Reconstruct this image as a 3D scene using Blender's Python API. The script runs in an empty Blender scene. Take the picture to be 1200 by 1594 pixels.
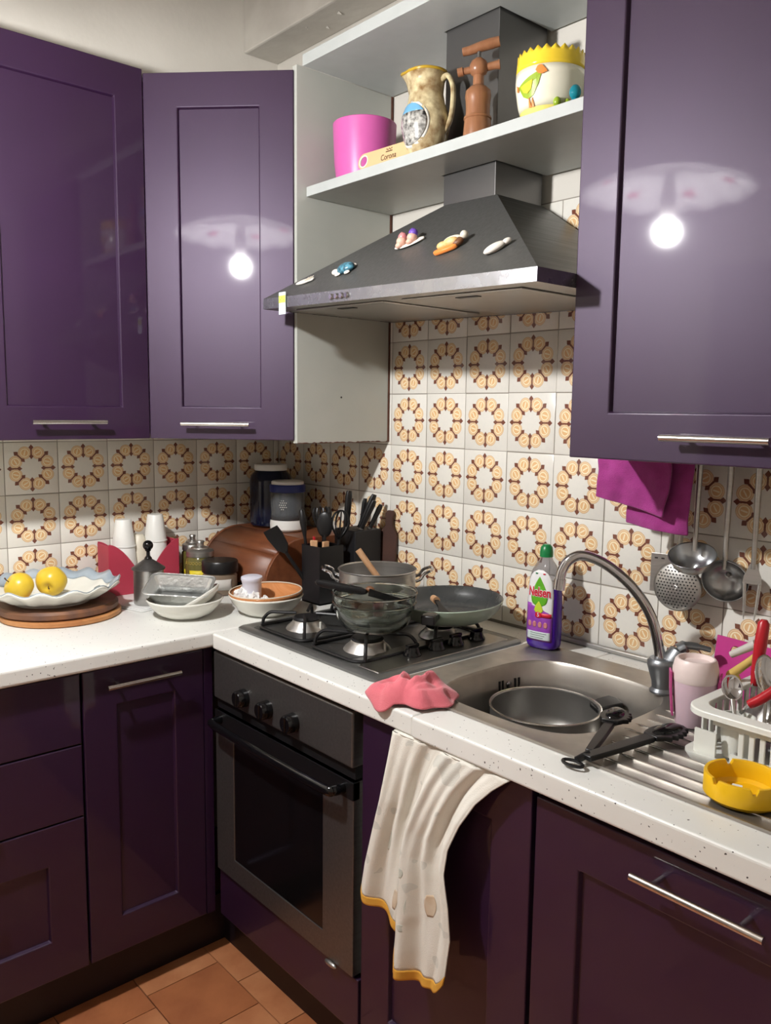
import bpy, bmesh, math, random
from math import sin, cos, pi, radians, sqrt, atan2
from mathutils import Vector, Matrix, Euler, noise
random.seed(7)
S = bpy.context.scene
COL = S.collection

# ---------------------------------------------------------------- camera, world, exposure
cam_d = bpy.data.cameras.new('camera')
cam = bpy.data.objects.new('camera', cam_d)
COL.objects.link(cam)
YAW, PITCH, ROLL = -0.8493, 0.1220, 0.0119
fw = Vector((sin(YAW), cos(YAW), 0)); rt = Vector((cos(YAW), -sin(YAW), 0)); up = Vector((0, 0, 1))
f2 = fw * cos(PITCH) - up * sin(PITCH); u2 = up * cos(PITCH) + fw * sin(PITCH)
r3 = rt * cos(ROLL) + u2 * sin(ROLL); u3 = -rt * sin(ROLL) + u2 * cos(ROLL)
m = Matrix((r3, u3, -f2)).transposed().to_4x4()
m.translation = Vector((2.4496, -1.6494, 1.4565))
cam.matrix_world = m
cam_d.sensor_fit = 'VERTICAL'; cam_d.sensor_height = 36.0
cam_d.lens = 36.0 * 1288.36 / 1594.0
cam_d.clip_start = 0.02
S.camera = cam
W = bpy.data.worlds.new('world'); S.world = W; W.use_nodes = True
W.node_tree.nodes['Background'].inputs[0].default_value = (0.02, 0.02, 0.022, 1)
W.node_tree.nodes['Background'].inputs[1].default_value = 1.0
S.view_settings.view_transform = 'Standard'; S.view_settings.look = 'None'
S.view_settings.gamma = 1.0; S.view_settings.use_curve_mapping = False
S.view_settings.exposure = 0.0
S.cycles.max_bounces = 16; S.cycles.diffuse_bounces = 4; S.cycles.glossy_bounces = 3; S.cycles.adaptive_threshold = 0.02; S.cycles.transmission_bounces = 16
S.cycles.caustics_reflective = False; S.cycles.caustics_refractive = False; S.cycles.sample_clamp_indirect = 6.0
BULB = (1.015, -1.421, 2.02)      # the pendant lamp's bulb, the only light of the room
BULB_STRENGTH = 2250.0
BULB_COLOR = (1.0, 0.99, 0.98, 1)

# ---------------------------------------------------------------- helpers
def lin(c):
    return tuple((x / 255.0 / 12.92) if x / 255.0 <= 0.04045 else ((x / 255.0 + 0.055) / 1.055) ** 2.4 for x in c[:3]) + (1.0,)

class E:
    """tiny expression wrapper over math nodes"""
    nt = None
    def __init__(s, sock): s.s = sock
    @staticmethod
    def op(o, *a):
        n = E.nt.nodes.new('ShaderNodeMath'); n.operation = o
        for i, x in enumerate(a):
            if isinstance(x, E): E.nt.links.new(x.s, n.inputs[i])
            else: n.inputs[i].default_value = x
        return E(n.outputs[0])
    def __add__(s, o): return E.op('ADD', s, o)
    def __radd__(s, o): return E.op('ADD', o, s)
    def __sub__(s, o): return E.op('SUBTRACT', s, o)
    def __rsub__(s, o): return E.op('SUBTRACT', o, s)
    def __mul__(s, o): return E.op('MULTIPLY', s, o)
    def __rmul__(s, o): return E.op('MULTIPLY', o, s)
    def __truediv__(s, o): return E.op('DIVIDE', s, o)
    def __lt__(s, o): return E.op('LESS_THAN', s, o)
    def __gt__(s, o): return E.op('GREATER_THAN', s, o)

def mixc(nt, fac, a, b):
    n = nt.nodes.new('ShaderNodeMix'); n.data_type = 'RGBA'
    for k, x in ((0, fac), (6, a), (7, b)):
        if isinstance(x, E): nt.links.new(x.s, n.inputs[k])
        elif hasattr(x, 'node'): nt.links.new(x, n.inputs[k])
        else: n.inputs[k].default_value = x
    return n.outputs[2]

def mat(name, col, rough=0.5, metal=0.0, spec=0.5, coat=0.0, coat_rough=0.05, trans=0.0, ior=1.45, alpha=1.0,
        var=None, vscale=20.0, vstretch=(1, 1, 1), bump=0.0, bscale=200.0, rvar=0.0, aniso=0.0, sheen=0.0, emit=None, sss=0.0, speck=None):
    """var: second colour blended in by noise; speck: (colour, scale, threshold)"""
    M = bpy.data.materials.new(name); M.use_nodes = True
    nt = M.node_tree; b = nt.nodes['Principled BSDF']
    I = b.inputs
    I['Base Color'].default_value = lin(col)
    I['Roughness'].default_value = rough; I['Metallic'].default_value = metal
    I['Specular IOR Level'].default_value = spec; I['IOR'].default_value = ior
    I['Coat Weight'].default_value = coat; I['Coat Roughness'].default_value = coat_rough
    I['Transmission Weight'].default_value = trans; I['Alpha'].default_value = alpha
    I['Anisotropic'].default_value = aniso; I['Sheen Weight'].default_value = sheen
    I['Subsurface Weight'].default_value = sss; I['Subsurface Radius'].default_value = (0.01, 0.008, 0.006)
    if emit:
        I['Emission Color'].default_value = emit[0]; I['Emission Strength'].default_value = emit[1]
    tc = nt.nodes.new('ShaderNodeTexCoord'); mp = nt.nodes.new('ShaderNodeMapping')
    nt.links.new(tc.outputs['Object'], mp.inputs[0]); mp.inputs['Scale'].default_value = vstretch
    ns = nt.nodes.new('ShaderNodeTexNoise'); ns.inputs['Scale'].default_value = vscale; ns.inputs['Detail'].default_value = 5
    nt.links.new(mp.outputs[0], ns.inputs[0])
    colour = None
    rp = nt.nodes.new('ShaderNodeMapRange'); rp.inputs[1].default_value = 0.3; rp.inputs[2].default_value = 0.7
    nt.links.new(ns.outputs[0], rp.inputs[0])
    c2 = lin(var) if var else tuple(min(1, x * 0.93) for x in lin(col)[:3]) + (1,)
    colour = mixc(nt, rp.outputs[0], lin(col), c2)
    if speck:
        vo = nt.nodes.new('ShaderNodeTexNoise'); vo.inputs['Scale'].default_value = speck[1]; vo.inputs['Detail'].default_value = 1
        nt.links.new(tc.outputs['Object'], vo.inputs[0])
        E.nt = nt
        colour = mixc(nt, E(vo.outputs[0]) > speck[2], colour, lin(speck[0]))
    nt.links.new(colour, I['Base Color'])
    if rvar:
        mr = nt.nodes.new('ShaderNodeMapRange'); mr.inputs[1].default_value = 0.3; mr.inputs[2].default_value = 0.7
        mr.inputs[3].default_value = max(0.01, rough - rvar); mr.inputs[4].default_value = rough + rvar
        nt.links.new(ns.outputs[0], mr.inputs[0]); nt.links.new(mr.outputs[0], I['Roughness'])
    if bump:
        nb = nt.nodes.new('ShaderNodeTexNoise'); nb.inputs['Scale'].default_value = bscale; nb.inputs['Detail'].default_value = 3
        nt.links.new(tc.outputs['Object'], nb.inputs[0])
        bp = nt.nodes.new('ShaderNodeBump'); bp.inputs['Strength'].default_value = bump; bp.inputs['Distance'].default_value = 0.002
        nt.links.new(nb.outputs[0], bp.inputs['Height']); nt.links.new(bp.outputs[0], I['Normal'])
    return M

def props(o, label=None, cat=None, group=None, kind=None):
    if label: o['label'] = label
    if cat: o['category'] = cat
    if group: o['group'] = group
    if kind: o['kind'] = kind
    return o

def thing(name, label, cat, loc=(0, 0, 0), rot=(0, 0, 0), group=None):
    o = bpy.data.objects.new(name, None); COL.objects.link(o)
    o.empty_display_size = 0.05
    o.location = loc; o.rotation_euler = rot
    return props(o, label, cat, group)

def part_empty(name, parent, loc=(0, 0, 0), rot=(0, 0, 0)):
    o = bpy.data.objects.new(name, None); COL.objects.link(o); o.parent = parent
    o.location = loc; o.rotation_euler = rot
    return o

class G:
    def __init__(s): s.v = []; s.f = []
    def add(s, v, f, M=None):
        k = len(s.v)
        s.v += [tuple(M @ Vector(p)) if M else tuple(p) for p in v]
        s.f += [tuple(i + k for i in q) for q in f]
        return s
    def bx(s, x0, x1, y0, y1, z0, z1, M=None):
        return s.add([(x0, y0, z0), (x1, y0, z0), (x1, y1, z0), (x0, y1, z0), (x0, y0, z1), (x1, y0, z1), (x1, y1, z1), (x0, y1, z1)],
                     [(0, 3, 2, 1), (4, 5, 6, 7), (0, 1, 5, 4), (1, 2, 6, 5), (2, 3, 7, 6), (3, 0, 4, 7)], M)
    def lathe(s, prof, n=32, M=None, rfun=None):
        """prof: list of (r, z); r=0 ends close to a point"""
        v, f, rings = [], [], []
        for r, z in prof:
            if r < 1e-6:
                rings.append([len(v)]); v.append((0, 0, z))
            else:
                ring = []
                for i in range(n):
                    a = 2 * pi * i / n
                    q = rfun(a, r, z) if rfun else (r, z)
                    ring.append(len(v)); v.append((q[0] * cos(a), q[0] * sin(a), q[1]))
                rings.append(ring)
        for A, B in zip(rings, rings[1:]):
            if len(A) == 1 and len(B) == 1: continue
            for i in range(n):
                j = (i + 1) % n
                if len(A) == 1: f.append((A[0], B[j], B[i]))
                elif len(B) == 1: f.append((A[i], A[j], B[0]))
                else: f.append((A[i], A[j], B[j], B[i]))
        return s.add(v, f, M)
    def tube(s, pts, r, n=10, cap=True, closed=False, M=None, flat=1.0):
        P = [Vector(p) for p in pts]; k = len(P)
        R = list(r) if hasattr(r, '__len__') else [r] * k
        T = []
        for i in range(k):
            a = P[(i - 1) % k] if (closed or i > 0) else P[i]
            b = P[(i + 1) % k] if (closed or i < k - 1) else P[i]
            T.append((b - a).normalized())
        nrm = T[0].orthogonal().normalized()
        if abs(T[0].z) < 0.9: nrm = (Vector((0, 0, 1)) - T[0] * T[0].z).normalized()
        v, f = [], []
        for i in range(k):
            nrm = (nrm - T[i] * nrm.dot(T[i])).normalized()
            bi = T[i].cross(nrm)
            for j in range(n):
                a = 2 * pi * j / n
                v.append(P[i] + (nrm * cos(a) * flat + bi * sin(a)) * R[i])
        for i in range(k if closed else k - 1):
            i2 = (i + 1) % k
            for j in range(n):
                j2 = (j + 1) % n
                f.append((i * n + j, i * n + j2, i2 * n + j2, i2 * n + j))
        if cap and not closed:
            f.append(tuple(range(n - 1, -1, -1))); f.append(tuple((k - 1) * n + j for j in range(n)))
        return s.add(v, f, M)
    def prism(s, out, z0, z1, M=None):
        n = len(out)
        v = [(x, y, z0) for x, y in out] + [(x, y, z1) for x, y in out]
        f = [tuple(range(n - 1, -1, -1)), tuple(range(n, 2 * n))] + [(i, (i + 1) % n, n + (i + 1) % n, n + i) for i in range(n)]
        return s.add(v, f, M)
    def grid(s, fn, nu, nv, M=None, closeu=False):
        v = [fn(i / (nu if closeu else nu - 1), j / (nv - 1)) for j in range(nv) for i in range(nu)]
        f = []
        for j in range(nv - 1):
            for i in range(nu if closeu else nu - 1):
                i2 = (i + 1) % nu
                f.append((j * nu + i, j * nu + i2, (j + 1) * nu + i2, (j + 1) * nu + i))
        return s.add(v, f, M)
    def loft(s, rings, cap=True, M=None):
        n = len(rings[0]); v = [p for r in rings for p in r]; f = []
        for k in range(len(rings) - 1):
            for i in range(n):
                j = (i + 1) % n
                f.append((k * n + i, k * n + j, (k + 1) * n + j, (k + 1) * n + i))
        if cap:
            f.append(tuple(range(n - 1, -1, -1))); f.append(tuple((len(rings) - 1) * n + i for i in range(n)))
        return s.add(v, f, M)
    def ell(s, c, r, n=20, m=12, M=None):
        prof = [(sin(pi * i / m), -cos(pi * i / m)) for i in range(m + 1)]
        T = Matrix.Translation(c) @ Matrix.Diagonal((r[0], r[1], r[2], 1))
        return s.lathe(prof, n, (M @ T) if M else T)
    def mesh(s, name, mt, smooth=40):
        me = bpy.data.meshes.new(name)
        me.from_pydata(s.v, [], s.f); me.materials.append(mt)
        bm = bmesh.new(); bm.from_mesh(me); bmesh.ops.recalc_face_normals(bm, faces=bm.faces); bm.to_mesh(me); bm.free()
        if smooth:
            me.shade_smooth(); me.set_sharp_from_angle(angle=radians(smooth))
        return me
    def obj(s, name, mt, parent=None, loc=(0, 0, 0), rot=(0, 0, 0), smooth=40, bevel=0, bseg=2, solid=0, soff=0, sub=0, label=None, cat=None, group=None, kind=None):
        o = bpy.data.objects.new(name, s.mesh(name, mt, smooth)); COL.objects.link(o)
        o.parent = parent; o.location = loc; o.rotation_euler = rot
        if sub:
            d = o.modifiers.new('subdivision', 'SUBSURF'); d.levels = sub; d.render_levels = sub
        if solid:
            d = o.modifiers.new('thickness', 'SOLIDIFY'); d.thickness = solid; d.offset = soff
        if bevel:
            d = o.modifiers.new('bevel', 'BEVEL'); d.width = bevel; d.segments = bseg; d.limit_method = 'ANGLE'; d.angle_limit = radians(35)
            d.harden_normals = False
        return props(o, label, cat, group, kind)

def copy_obj(o, parent, loc=None, rot=None):
    c = o.copy(); COL.objects.link(c); c.parent = parent
    if loc is not None: c.location = loc
    if rot is not None: c.rotation_euler = rot
    return c
def copy_tree(o, parent=None, loc=None, rot=None):
    c = copy_obj(o, parent, loc, rot)
    for ch in list(o.children): copy_tree(ch, c)
    return c

def text_mesh(name, body, size, mt, parent, M, depth=0.0003, xscale=1.0, bold=0.0):
    cu = bpy.data.curves.new(name, 'FONT'); cu.body = body; cu.size = size; cu.extrude = depth; cu.offset = bold
    cu.align_x = 'CENTER'; cu.align_y = 'CENTER'
    t = bpy.data.objects.new(name + '_curve', cu); COL.objects.link(t)
    dg = bpy.context.evaluated_depsgraph_get()
    me = bpy.data.meshes.new_from_object(t.evaluated_get(dg))
    bpy.data.objects.remove(t); bpy.data.curves.remove(cu)
    me.name = name; me.materials.clear(); me.materials.append(mt)
    me.transform(Matrix.Diagonal((xscale, 1, 1, 1)))
    me.transform(M)
    o = bpy.data.objects.new(name, me); COL.objects.link(o); o.parent = parent
    return o

def smoothpath(P, k=6):
    """Catmull-Rom through P"""
    P = [Vector(p) for p in P]; Q = [P[0] * 2 - P[1]] + P + [P[-1] * 2 - P[-2]]; out = []
    for i in range(1, len(Q) - 2):
        for t in range(k):
            t /= k
            a, b, c, d = Q[i - 1], Q[i], Q[i + 1], Q[i + 2]
            out.append(0.5 * ((2 * b) + (c - a) * t + (2 * a - 5 * b + 4 * c - d) * t * t + (3 * b - a - 3 * c + d) * t ** 3))
    out.append(P[-1]); return out
def RX(a): return Matrix.Rotation(a, 4, 'X')
def RY(a): return Matrix.Rotation(a, 4, 'Y')
def RZ(a): return Matrix.Rotation(a, 4, 'Z')
def TR(*p): return Matrix.Translation(p)
def lerp(a, b, t): return a + (b - a) * t
def interp(x, T):
    for (a, p), (b, q) in zip(T, T[1:]):
        if x <= b: return lerp(p, q, max(0, (x - a) / (b - a)))
    return T[-1][1]

# ---------------------------------------------------------------- materials
def tile_material():
    M = bpy.data.materials.new('printed_glazed_tile'); M.use_nodes = True
    nt = M.node_tree; b = nt.nodes['Principled BSDF']; E.nt = nt
    tc = nt.nodes.new('ShaderNodeTexCoord'); sx = nt.nodes.new('ShaderNodeSeparateXYZ')
    nt.links.new(tc.outputs['Object'], sx.inputs[0])
    nz = nt.nodes.new('ShaderNodeTexNoise'); nz.inputs['Scale'].default_value = 90
    nt.links.new(tc.outputs['Object'], nz.inputs[0])
    wob = (E(nz.outputs[0]) - 0.5) * 0.012
    u = E(sx.outputs[0]) * (1 / 0.15) + wob; v = E(sx.outputs[2]) * (1 / 0.15) + wob
    r = E.op('SQRT', u * u + v * v); a = E.op('ARCTAN2', v, u)
    q = pi / 4
    a1 = E.op('FLOORED_MODULO', a, q) - q / 2
    a2 = E.op('FLOORED_MODULO', a + q / 2, q) - q / 2
    mx = r * E.op('COSINE', a1) - 0.318; my = r * E.op('SINE', a1)
    d = E.op('SQRT', mx * mx + my * my)
    t = r * E.op('COSINE', a2); s = E.op('ABSOLUTE', r * E.op('SINE', a2))
    white = mixc(nt, E(nz.outputs[0]), lin((232, 228, 218)), lin((224, 221, 214)))
    c = mixc(nt, d < 0.121, white, lin((212, 176, 132)))
    c = mixc(nt, d < 0.110, c, lin((234, 206, 166)))
    c = mixc(nt, d < 0.092, c, lin((216, 172, 122)))
    c = mixc(nt, d < 0.083, c, lin((246, 230, 196)))
    c = mixc(nt, d < 0.062, c, lin((229, 186, 134)))
    c = mixc(nt, (d < 0.050) * (E.op('ABSOLUTE', mx * 0.6 + my * 0.8) < 0.011), c, lin((247, 232, 200)))
    def dia(t0, hl, w): return s < (1.0 - E.op('ABSOLUTE', t - t0) / hl) * w
    ar = E.op('MAXIMUM', E.op('MAXIMUM', dia(0.398, 0.055, 0.047), dia(0.225, 0.055, 0.043)), (s < 0.014) * (t > 0.2) * (t < 0.42))
    c = mixc(nt, ar, c, lin((118, 70, 54)))
    nt.links.new(c, b.inputs['Base Color'])
    b.inputs['Roughness'].default_value = 0.22
    bp = nt.nodes.new('ShaderNodeBump'); bp.inputs['Strength'].default_value = 0.12; bp.inputs['Distance'].default_value = 0.002
    n2 = nt.nodes.new('ShaderNodeTexNoise'); n2.inputs['Scale'].default_value = 25
    nt.links.new(tc.outputs['Object'], n2.inputs[0]); nt.links.new(n2.outputs[0], bp.inputs['Height']); nt.links.new(bp.outputs[0], b.inputs['Normal'])
    return M

m_tile = tile_material()
m_grout = mat('grout', (150, 143, 132), 0.9, bump=0.4)
m_wall = mat('painted_plaster', (214, 209, 200), 0.85, var=(204, 199, 190), vscale=4, bump=0.25, bscale=60)
m_ceil = mat('ceiling_paint', (222, 219, 212), 0.9, bump=0.2, bscale=60)
m_terra = mat('terracotta', (200, 138, 96), 0.45, var=(168, 104, 66), vscale=9, bump=0.2, bscale=120, rvar=0.1)
m_terra2 = mat('terracotta_dark', (178, 112, 72), 0.45, var=(152, 90, 56), vscale=9, bump=0.2, bscale=120, rvar=0.1)
m_fgrout = mat('floor_joint', (92, 58, 40), 0.9)
m_purple = mat('purple_lacquer', (33, 9, 38), 0.5, spec=0.65, coat=0.6, coat_rough=0.045, var=(36, 10, 42), vscale=6, bump=0.03, bscale=500)
m_purple.node_tree.nodes['Principled BSDF'].inputs['Specular Tint'].default_value = (0.9, 0.79, 1.0, 1)
m_plinth = mat('dark_plinth', (24, 16, 24), 0.45)
m_white_board = mat('white_melamine', (176, 177, 170), 0.42, var=(170, 172, 165), vscale=8)
m_board_edge = mat('white_board_edge', (176, 180, 178), 0.42)
m_raw = mat('raw_chipboard_edge', (96, 60, 44), 0.85, var=(70, 42, 32), vscale=60)
m_dark = mat('near_black', (16, 15, 17), 0.5)
m_steel = mat('brushed_steel', (186, 184, 180), 0.34, metal=0.9, var=(172, 170, 167), vscale=3, vstretch=(1, 1, 40), rvar=0.04)
m_steel_dark = mat('dark_brushed_steel', (118, 116, 115), 0.38, metal=0.85, var=(108, 107, 106), vscale=5, vstretch=(30, 1, 30), rvar=0.05)
m_hood = mat('hood_grey_steel', (94, 94, 92), 0.42, metal=0.45, var=(90, 90, 88), vscale=5, vstretch=(30, 1, 30), rvar=0.05)
m_steel_band = mat('bright_steel_band', (160, 160, 163), 0.28, metal=0.9, var=(138, 138, 142), vscale=22, rvar=0.08)
m_steel_sink = mat('worn_sink_steel', (182, 176, 168), 0.40, metal=0.85, var=(162, 157, 150), vscale=14, rvar=0.08)
m_chrome = mat('chrome', (205, 205, 208), 0.08, metal=1.0)
m_chrome_grey = mat('worn_chrome', (172, 174, 176), 0.26, metal=0.9)
m_tapgrey = mat('dull_tap_metal', (138, 142, 146), 0.36, metal=0.8)
m_alum = mat('aluminium_bar', (216, 212, 206), 0.22, metal=1.0)
m_black = mat('black_plastic', (18, 18, 20), 0.35)
m_black_gloss = mat('black_gloss', (12, 12, 14), 0.12)
m_enamel = mat('black_enamel', (22, 22, 24), 0.42)
m_worktop = mat('speckled_worktop', (228, 228, 224), 0.35, var=(221, 221, 216), vscale=5, speck=((70, 66, 64), 170, 0.735))
m_white_ceramic = mat('white_ceramic', (228, 227, 218), 0.15)
m_white_plastic = mat('white_plastic', (232, 231, 226), 0.35, sss=0.05)
m_offwhite = mat('cream_plastic', (222, 214, 196), 0.4)
m_wood = mat('board_wood', (150, 96, 56), 0.5, var=(98, 58, 36), vscale=9, vstretch=(1, 9, 1), bump=0.1)
m_wood_dark = mat('worn_dark_board', (84, 58, 48), 0.55, var=(120, 78, 48), vscale=5, vstretch=(1, 7, 1), bump=0.1)
m_wood_edge = mat('pale_board_edge', (196, 144, 92), 0.55, var=(160, 104, 60), vscale=10, vstretch=(1, 1, 1))
m_wood_bread = mat('bread_box_wood', (124, 74, 46), 0.42, var=(104, 58, 36), vscale=5, vstretch=(1, 10, 10))
m_wood_turned = mat('turned_wood', (152, 106, 76), 0.32, var=(130, 86, 58), vscale=12, vstretch=(6, 6, 1))
m_wood_spoon = mat('spoon_wood', (200, 160, 122), 0.6, var=(180, 136, 98), vscale=14, vstretch=(6, 6, 1))
m_walnut = mat('dark_walnut', (74, 46, 36), 0.55, var=(54, 32, 26), vscale=10)
m_glass = mat('clear_glass', (240, 246, 242), 0.02, trans=1.0, ior=1.45)
m_foil = mat('aluminium_foil', (222, 224, 222), 0.30, metal=0.75, bump=0.9, bscale=90)
m_red = mat('red_card', (178, 58, 78), 0.5)
m_red_plastic = mat('red_plastic', (176, 26, 38), 0.3)
m_apple = mat('yellow_apple_skin', (226, 190, 52), 0.28, var=(206, 176, 60), vscale=18, sss=0.05)
m_apple2 = mat('apple_calyx', (116, 78, 28), 0.8)
m_stem = mat('apple_stem', (88, 60, 30), 0.8)
m_platter_blue = mat('blue_grey_glaze', (150, 164, 176), 0.15, var=(176, 186, 194), vscale=16)
m_leaf = mat('green_glaze', (96, 136, 84), 0.2)
m_leafgrey = mat('grey_green_glaze', (120, 130, 126), 0.2)
m_rose = mat('rose_glaze', (190, 110, 112), 0.2, var=(206, 150, 150), vscale=60)
m_terracotta_dish = mat('amber_glaze_bowl', (200, 138, 90), 0.12, var=(186, 122, 74), vscale=12, vstretch=(1, 14, 1))
m_tissue = mat('white_tissue', (228, 228, 226), 0.85)
m_jar_blue = mat('dark_blue_plastic', (10, 16, 40), 0.14, spec=0.5)
m_lid_blue = mat('blue_lid', (30, 44, 112), 0.35)
m_jar_clear = mat('jar_grey_glass', (120, 124, 128), 0.1, trans=0.55, ior=1.4)
m_jar_olive = mat('jar_olive_contents', (98, 92, 46), 0.15)
m_jar_tan = mat('jar_brown_contents', (120, 104, 88), 0.15)
m_yellow_label = mat('yellow_label', (222, 200, 40), 0.5)
m_gold = mat('gold_print', (176, 152, 74), 0.4)
m_grey_label = mat('grey_print', (196, 192, 186), 0.5)
m_pan_green = mat('pale_green_enamel', (188, 206, 186), 0.2)
m_nonstick = mat('nonstick_grey', (64, 66, 66), 0.28, rvar=0.06)
m_pink_cloth = mat('pink_microfibre', (214, 112, 122), 0.9, var=(202, 98, 110), vscale=30, sheen=0.3, bump=0.5, bscale=500)
m_purple_cloth = mat('magenta_microfibre', (158, 52, 130), 0.9, var=(140, 42, 114), vscale=40, sheen=0.3, bump=0.6, bscale=450)
m_hem = mat('yellow_hem', (216, 160, 62), 0.85)
m_towel = mat('printed_cotton', (228, 225, 216), 0.9, var=(216, 211, 200), vscale=7, bump=0.4, bscale=600, speck=((205, 203, 194), 22, 0.63))
m_print_grey = mat('faded_grey_green_print', (184, 188, 178), 0.9, var=(206, 204, 192), vscale=30)
m_print_brown = mat('faded_brown_print', (196, 172, 146), 0.9, var=(210, 196, 176), vscale=30)
m_pink_pot = mat('pink_gloss_pot', (198, 92, 160), 0.36)
m_pink = mat('pink_plastic', (206, 82, 146), 0.4)
m_magenta = mat('magenta_board', (206, 64, 146), 0.45)
m_pinkcup = mat('frosted_pink', (216, 188, 200), 0.35, sss=0.1)
m_cuplid = mat('pale_pink_lid', (234, 216, 212), 0.35)
m_yellow = mat('yellow_ashtray', (236, 186, 24), 0.28)
m_ash = mat('cigarette_ash', (120, 112, 104), 0.9, var=(70, 64, 60), vscale=200)
m_orange_print = mat('orange_print', (232, 138, 66), 0.3)
m_green_print = mat('green_print', (146, 172, 44), 0.3)
m_yellow_glaze = mat('yellow_glaze', (240, 206, 58), 0.15)
m_cream_glaze = mat('cream_glaze', (238, 234, 214), 0.15)
m_pale_yellow = mat('pale_yellow_glaze', (236, 220, 120), 0.15)
m_turq = mat('turquoise_glass', (30, 150, 170), 0.08, trans=0.4)
m_card = mat('kraft_card', (205, 172, 128), 0.55)
m_print_dark = mat('dark_print', (96, 72, 48), 0.6)
m_jug = mat('jug_glaze_cream', (226, 214, 172), 0.16, var=(128, 98, 62), vscale=38, bump=0.3, bscale=60)
m_jug_rim = mat('jug_rim_gold', (184, 150, 44), 0.2)
m_jug_scene = mat('jug_town_picture', (196, 194, 188), 0.18, var=(40, 38, 38), vscale=110)
m_jug_sky = mat('jug_sky_picture', (110, 168, 206), 0.18)
m_nels_purple = mat('violet_detergent', (84, 30, 176), 0.08, trans=0.35, ior=1.36)
m_nels_clear = mat('clear_bottle', (226, 224, 226), 0.06, trans=0.92, ior=1.12)
m_nels_white = mat('label_white', (236, 236, 236), 0.4)
m_nels_lab = mat('label_violet', (128, 54, 160), 0.4, var=(160, 80, 180), vscale=40)
m_nels_pale = mat('label_pale_box', (214, 226, 224), 0.4)
m_nels_green = mat('label_green', (96, 172, 40), 0.35)
m_nels_lime = mat('label_lime', (196, 214, 60), 0.35)
m_nels_red = mat('label_red', (206, 28, 54), 0.4)
m_cap = mat('green_cap', (20, 122, 66), 0.3)
m_tag = mat('paper_tag', (212, 226, 226), 0.6)
m_tag_y = mat('tag_yellow', (206, 220, 96), 0.6)
m_shell = mat('white_shell', (226, 220, 210), 0.4)
m_skin = mat('painted_clay_skin', (224, 176, 156), 0.5)
m_violet = mat('painted_violet', (110, 76, 178), 0.45)
m_teal = mat('painted_blue', (92, 156, 178), 0.3, var=(30, 40, 50), vscale=110)
m_tan = mat('painted_tan', (206, 160, 92), 0.5, var=(226, 202, 150), vscale=60)
m_brown = mat('painted_brown', (112, 72, 44), 0.5)
m_rack = mat('rack_white_plastic', (230, 231, 224), 0.35, sss=0.05)
m_sponge = mat('yellow_handle', (204, 172, 92), 0.6)
m_shade = bpy.data.materials.new('lamp_shade_glass'); m_shade.use_nodes = True
_nt = m_shade.node_tree; _pb = _nt.nodes['Principled BSDF']; _pb.inputs['Base Color'].default_value = (0.85, 0.84, 0.83, 1); _pb.inputs['Roughness'].default_value = 0.2
_tr = _nt.nodes.new('ShaderNodeBsdfTranslucent'); _tr.inputs[0].default_value = (0.6, 0.59, 0.58, 1)
_ns = _nt.nodes.new('ShaderNodeTexNoise'); _ns.inputs['Scale'].default_value = 30; _mr = _nt.nodes.new('ShaderNodeMapRange'); _mr.inputs[3].default_value = 0.45; _mr.inputs[4].default_value = 0.6
_mx = _nt.nodes.new('ShaderNodeMixShader'); _nt.links.new(_ns.outputs[0], _mr.inputs[0]); _nt.links.new(_mr.outputs[0], _mx.inputs[0])
_nt.links.new(_pb.outputs[0], _mx.inputs[1]); _nt.links.new(_tr.outputs[0], _mx.inputs[2]); _tp = _nt.nodes.new('ShaderNodeBsdfTransparent'); _m2 = _nt.nodes.new('ShaderNodeMixShader'); _m2.inputs[0].default_value = 0.28
_nt.links.new(_mx.outputs[0], _m2.inputs[1]); _nt.links.new(_tp.outputs[0], _m2.inputs[2]); _nt.links.new(_m2.outputs[0], _nt.nodes['Material Output'].inputs[0])
m_shade_leaf = mat('shade_leaf_paint', (150, 84, 96), 0.4)
m_added_door = mat('added_dark_door', (58, 30, 34), 0.45, var=(44, 22, 26), vscale=5, vstretch=(8, 8, 1))  # dark wood for the added door behind the camera
m_brass = mat('brass', (180, 150, 90), 0.3, metal=1.0)

# ================================================================ THE SETTING
RX1, RY0, CZ = 3.25, -3.1, 2.92
G().bx(-0.12, RX1 + 0.1, RY0 - 0.1, 0.12, -0.12, -0.004).obj('floor', m_fgrout, kind='structure', smooth=0)
floor = bpy.data.objects['floor']
ft = None
k = 0
for j in range(15):
    y0 = -0.23 - 0.2 * (j + 1)
    off = (0.0, 0.17, 0.07, 0.12)[j % 4]
    for i in range(-1, 17):
        x0 = 0.37 - 0.2 + off + 0.2 * i - 0.2
        xa, xb = max(x0, 0.02), min(x0 + 0.2, RX1)
        if xb - xa < 0.03 or y0 < RY0: continue
        if xa == x0 and xb == x0 + 0.2:
            if ft is None:
                ft = [G().bx(-0.0985, 0.0985, -0.0985, 0.0985, -0.008, 0).mesh('floor_tile', q, 0) for q in (m_terra, m_terra2)]
            me = ft[1 if random.random() < 0.3 else 0]
        else:
            w = (xb - xa) / 2 - 0.0015
            me = G().bx(-w, w, -0.0985, 0.0985, -0.008, 0).mesh('floor_tile', m_terra2, 0)
        o = bpy.data.objects.new('floor_tile', me); COL.objects.link(o); o.parent = floor
        o.location = ((xa + xb) / 2, y0 + 0.1, random.uniform(-0.0008, 0.0008))

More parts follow.
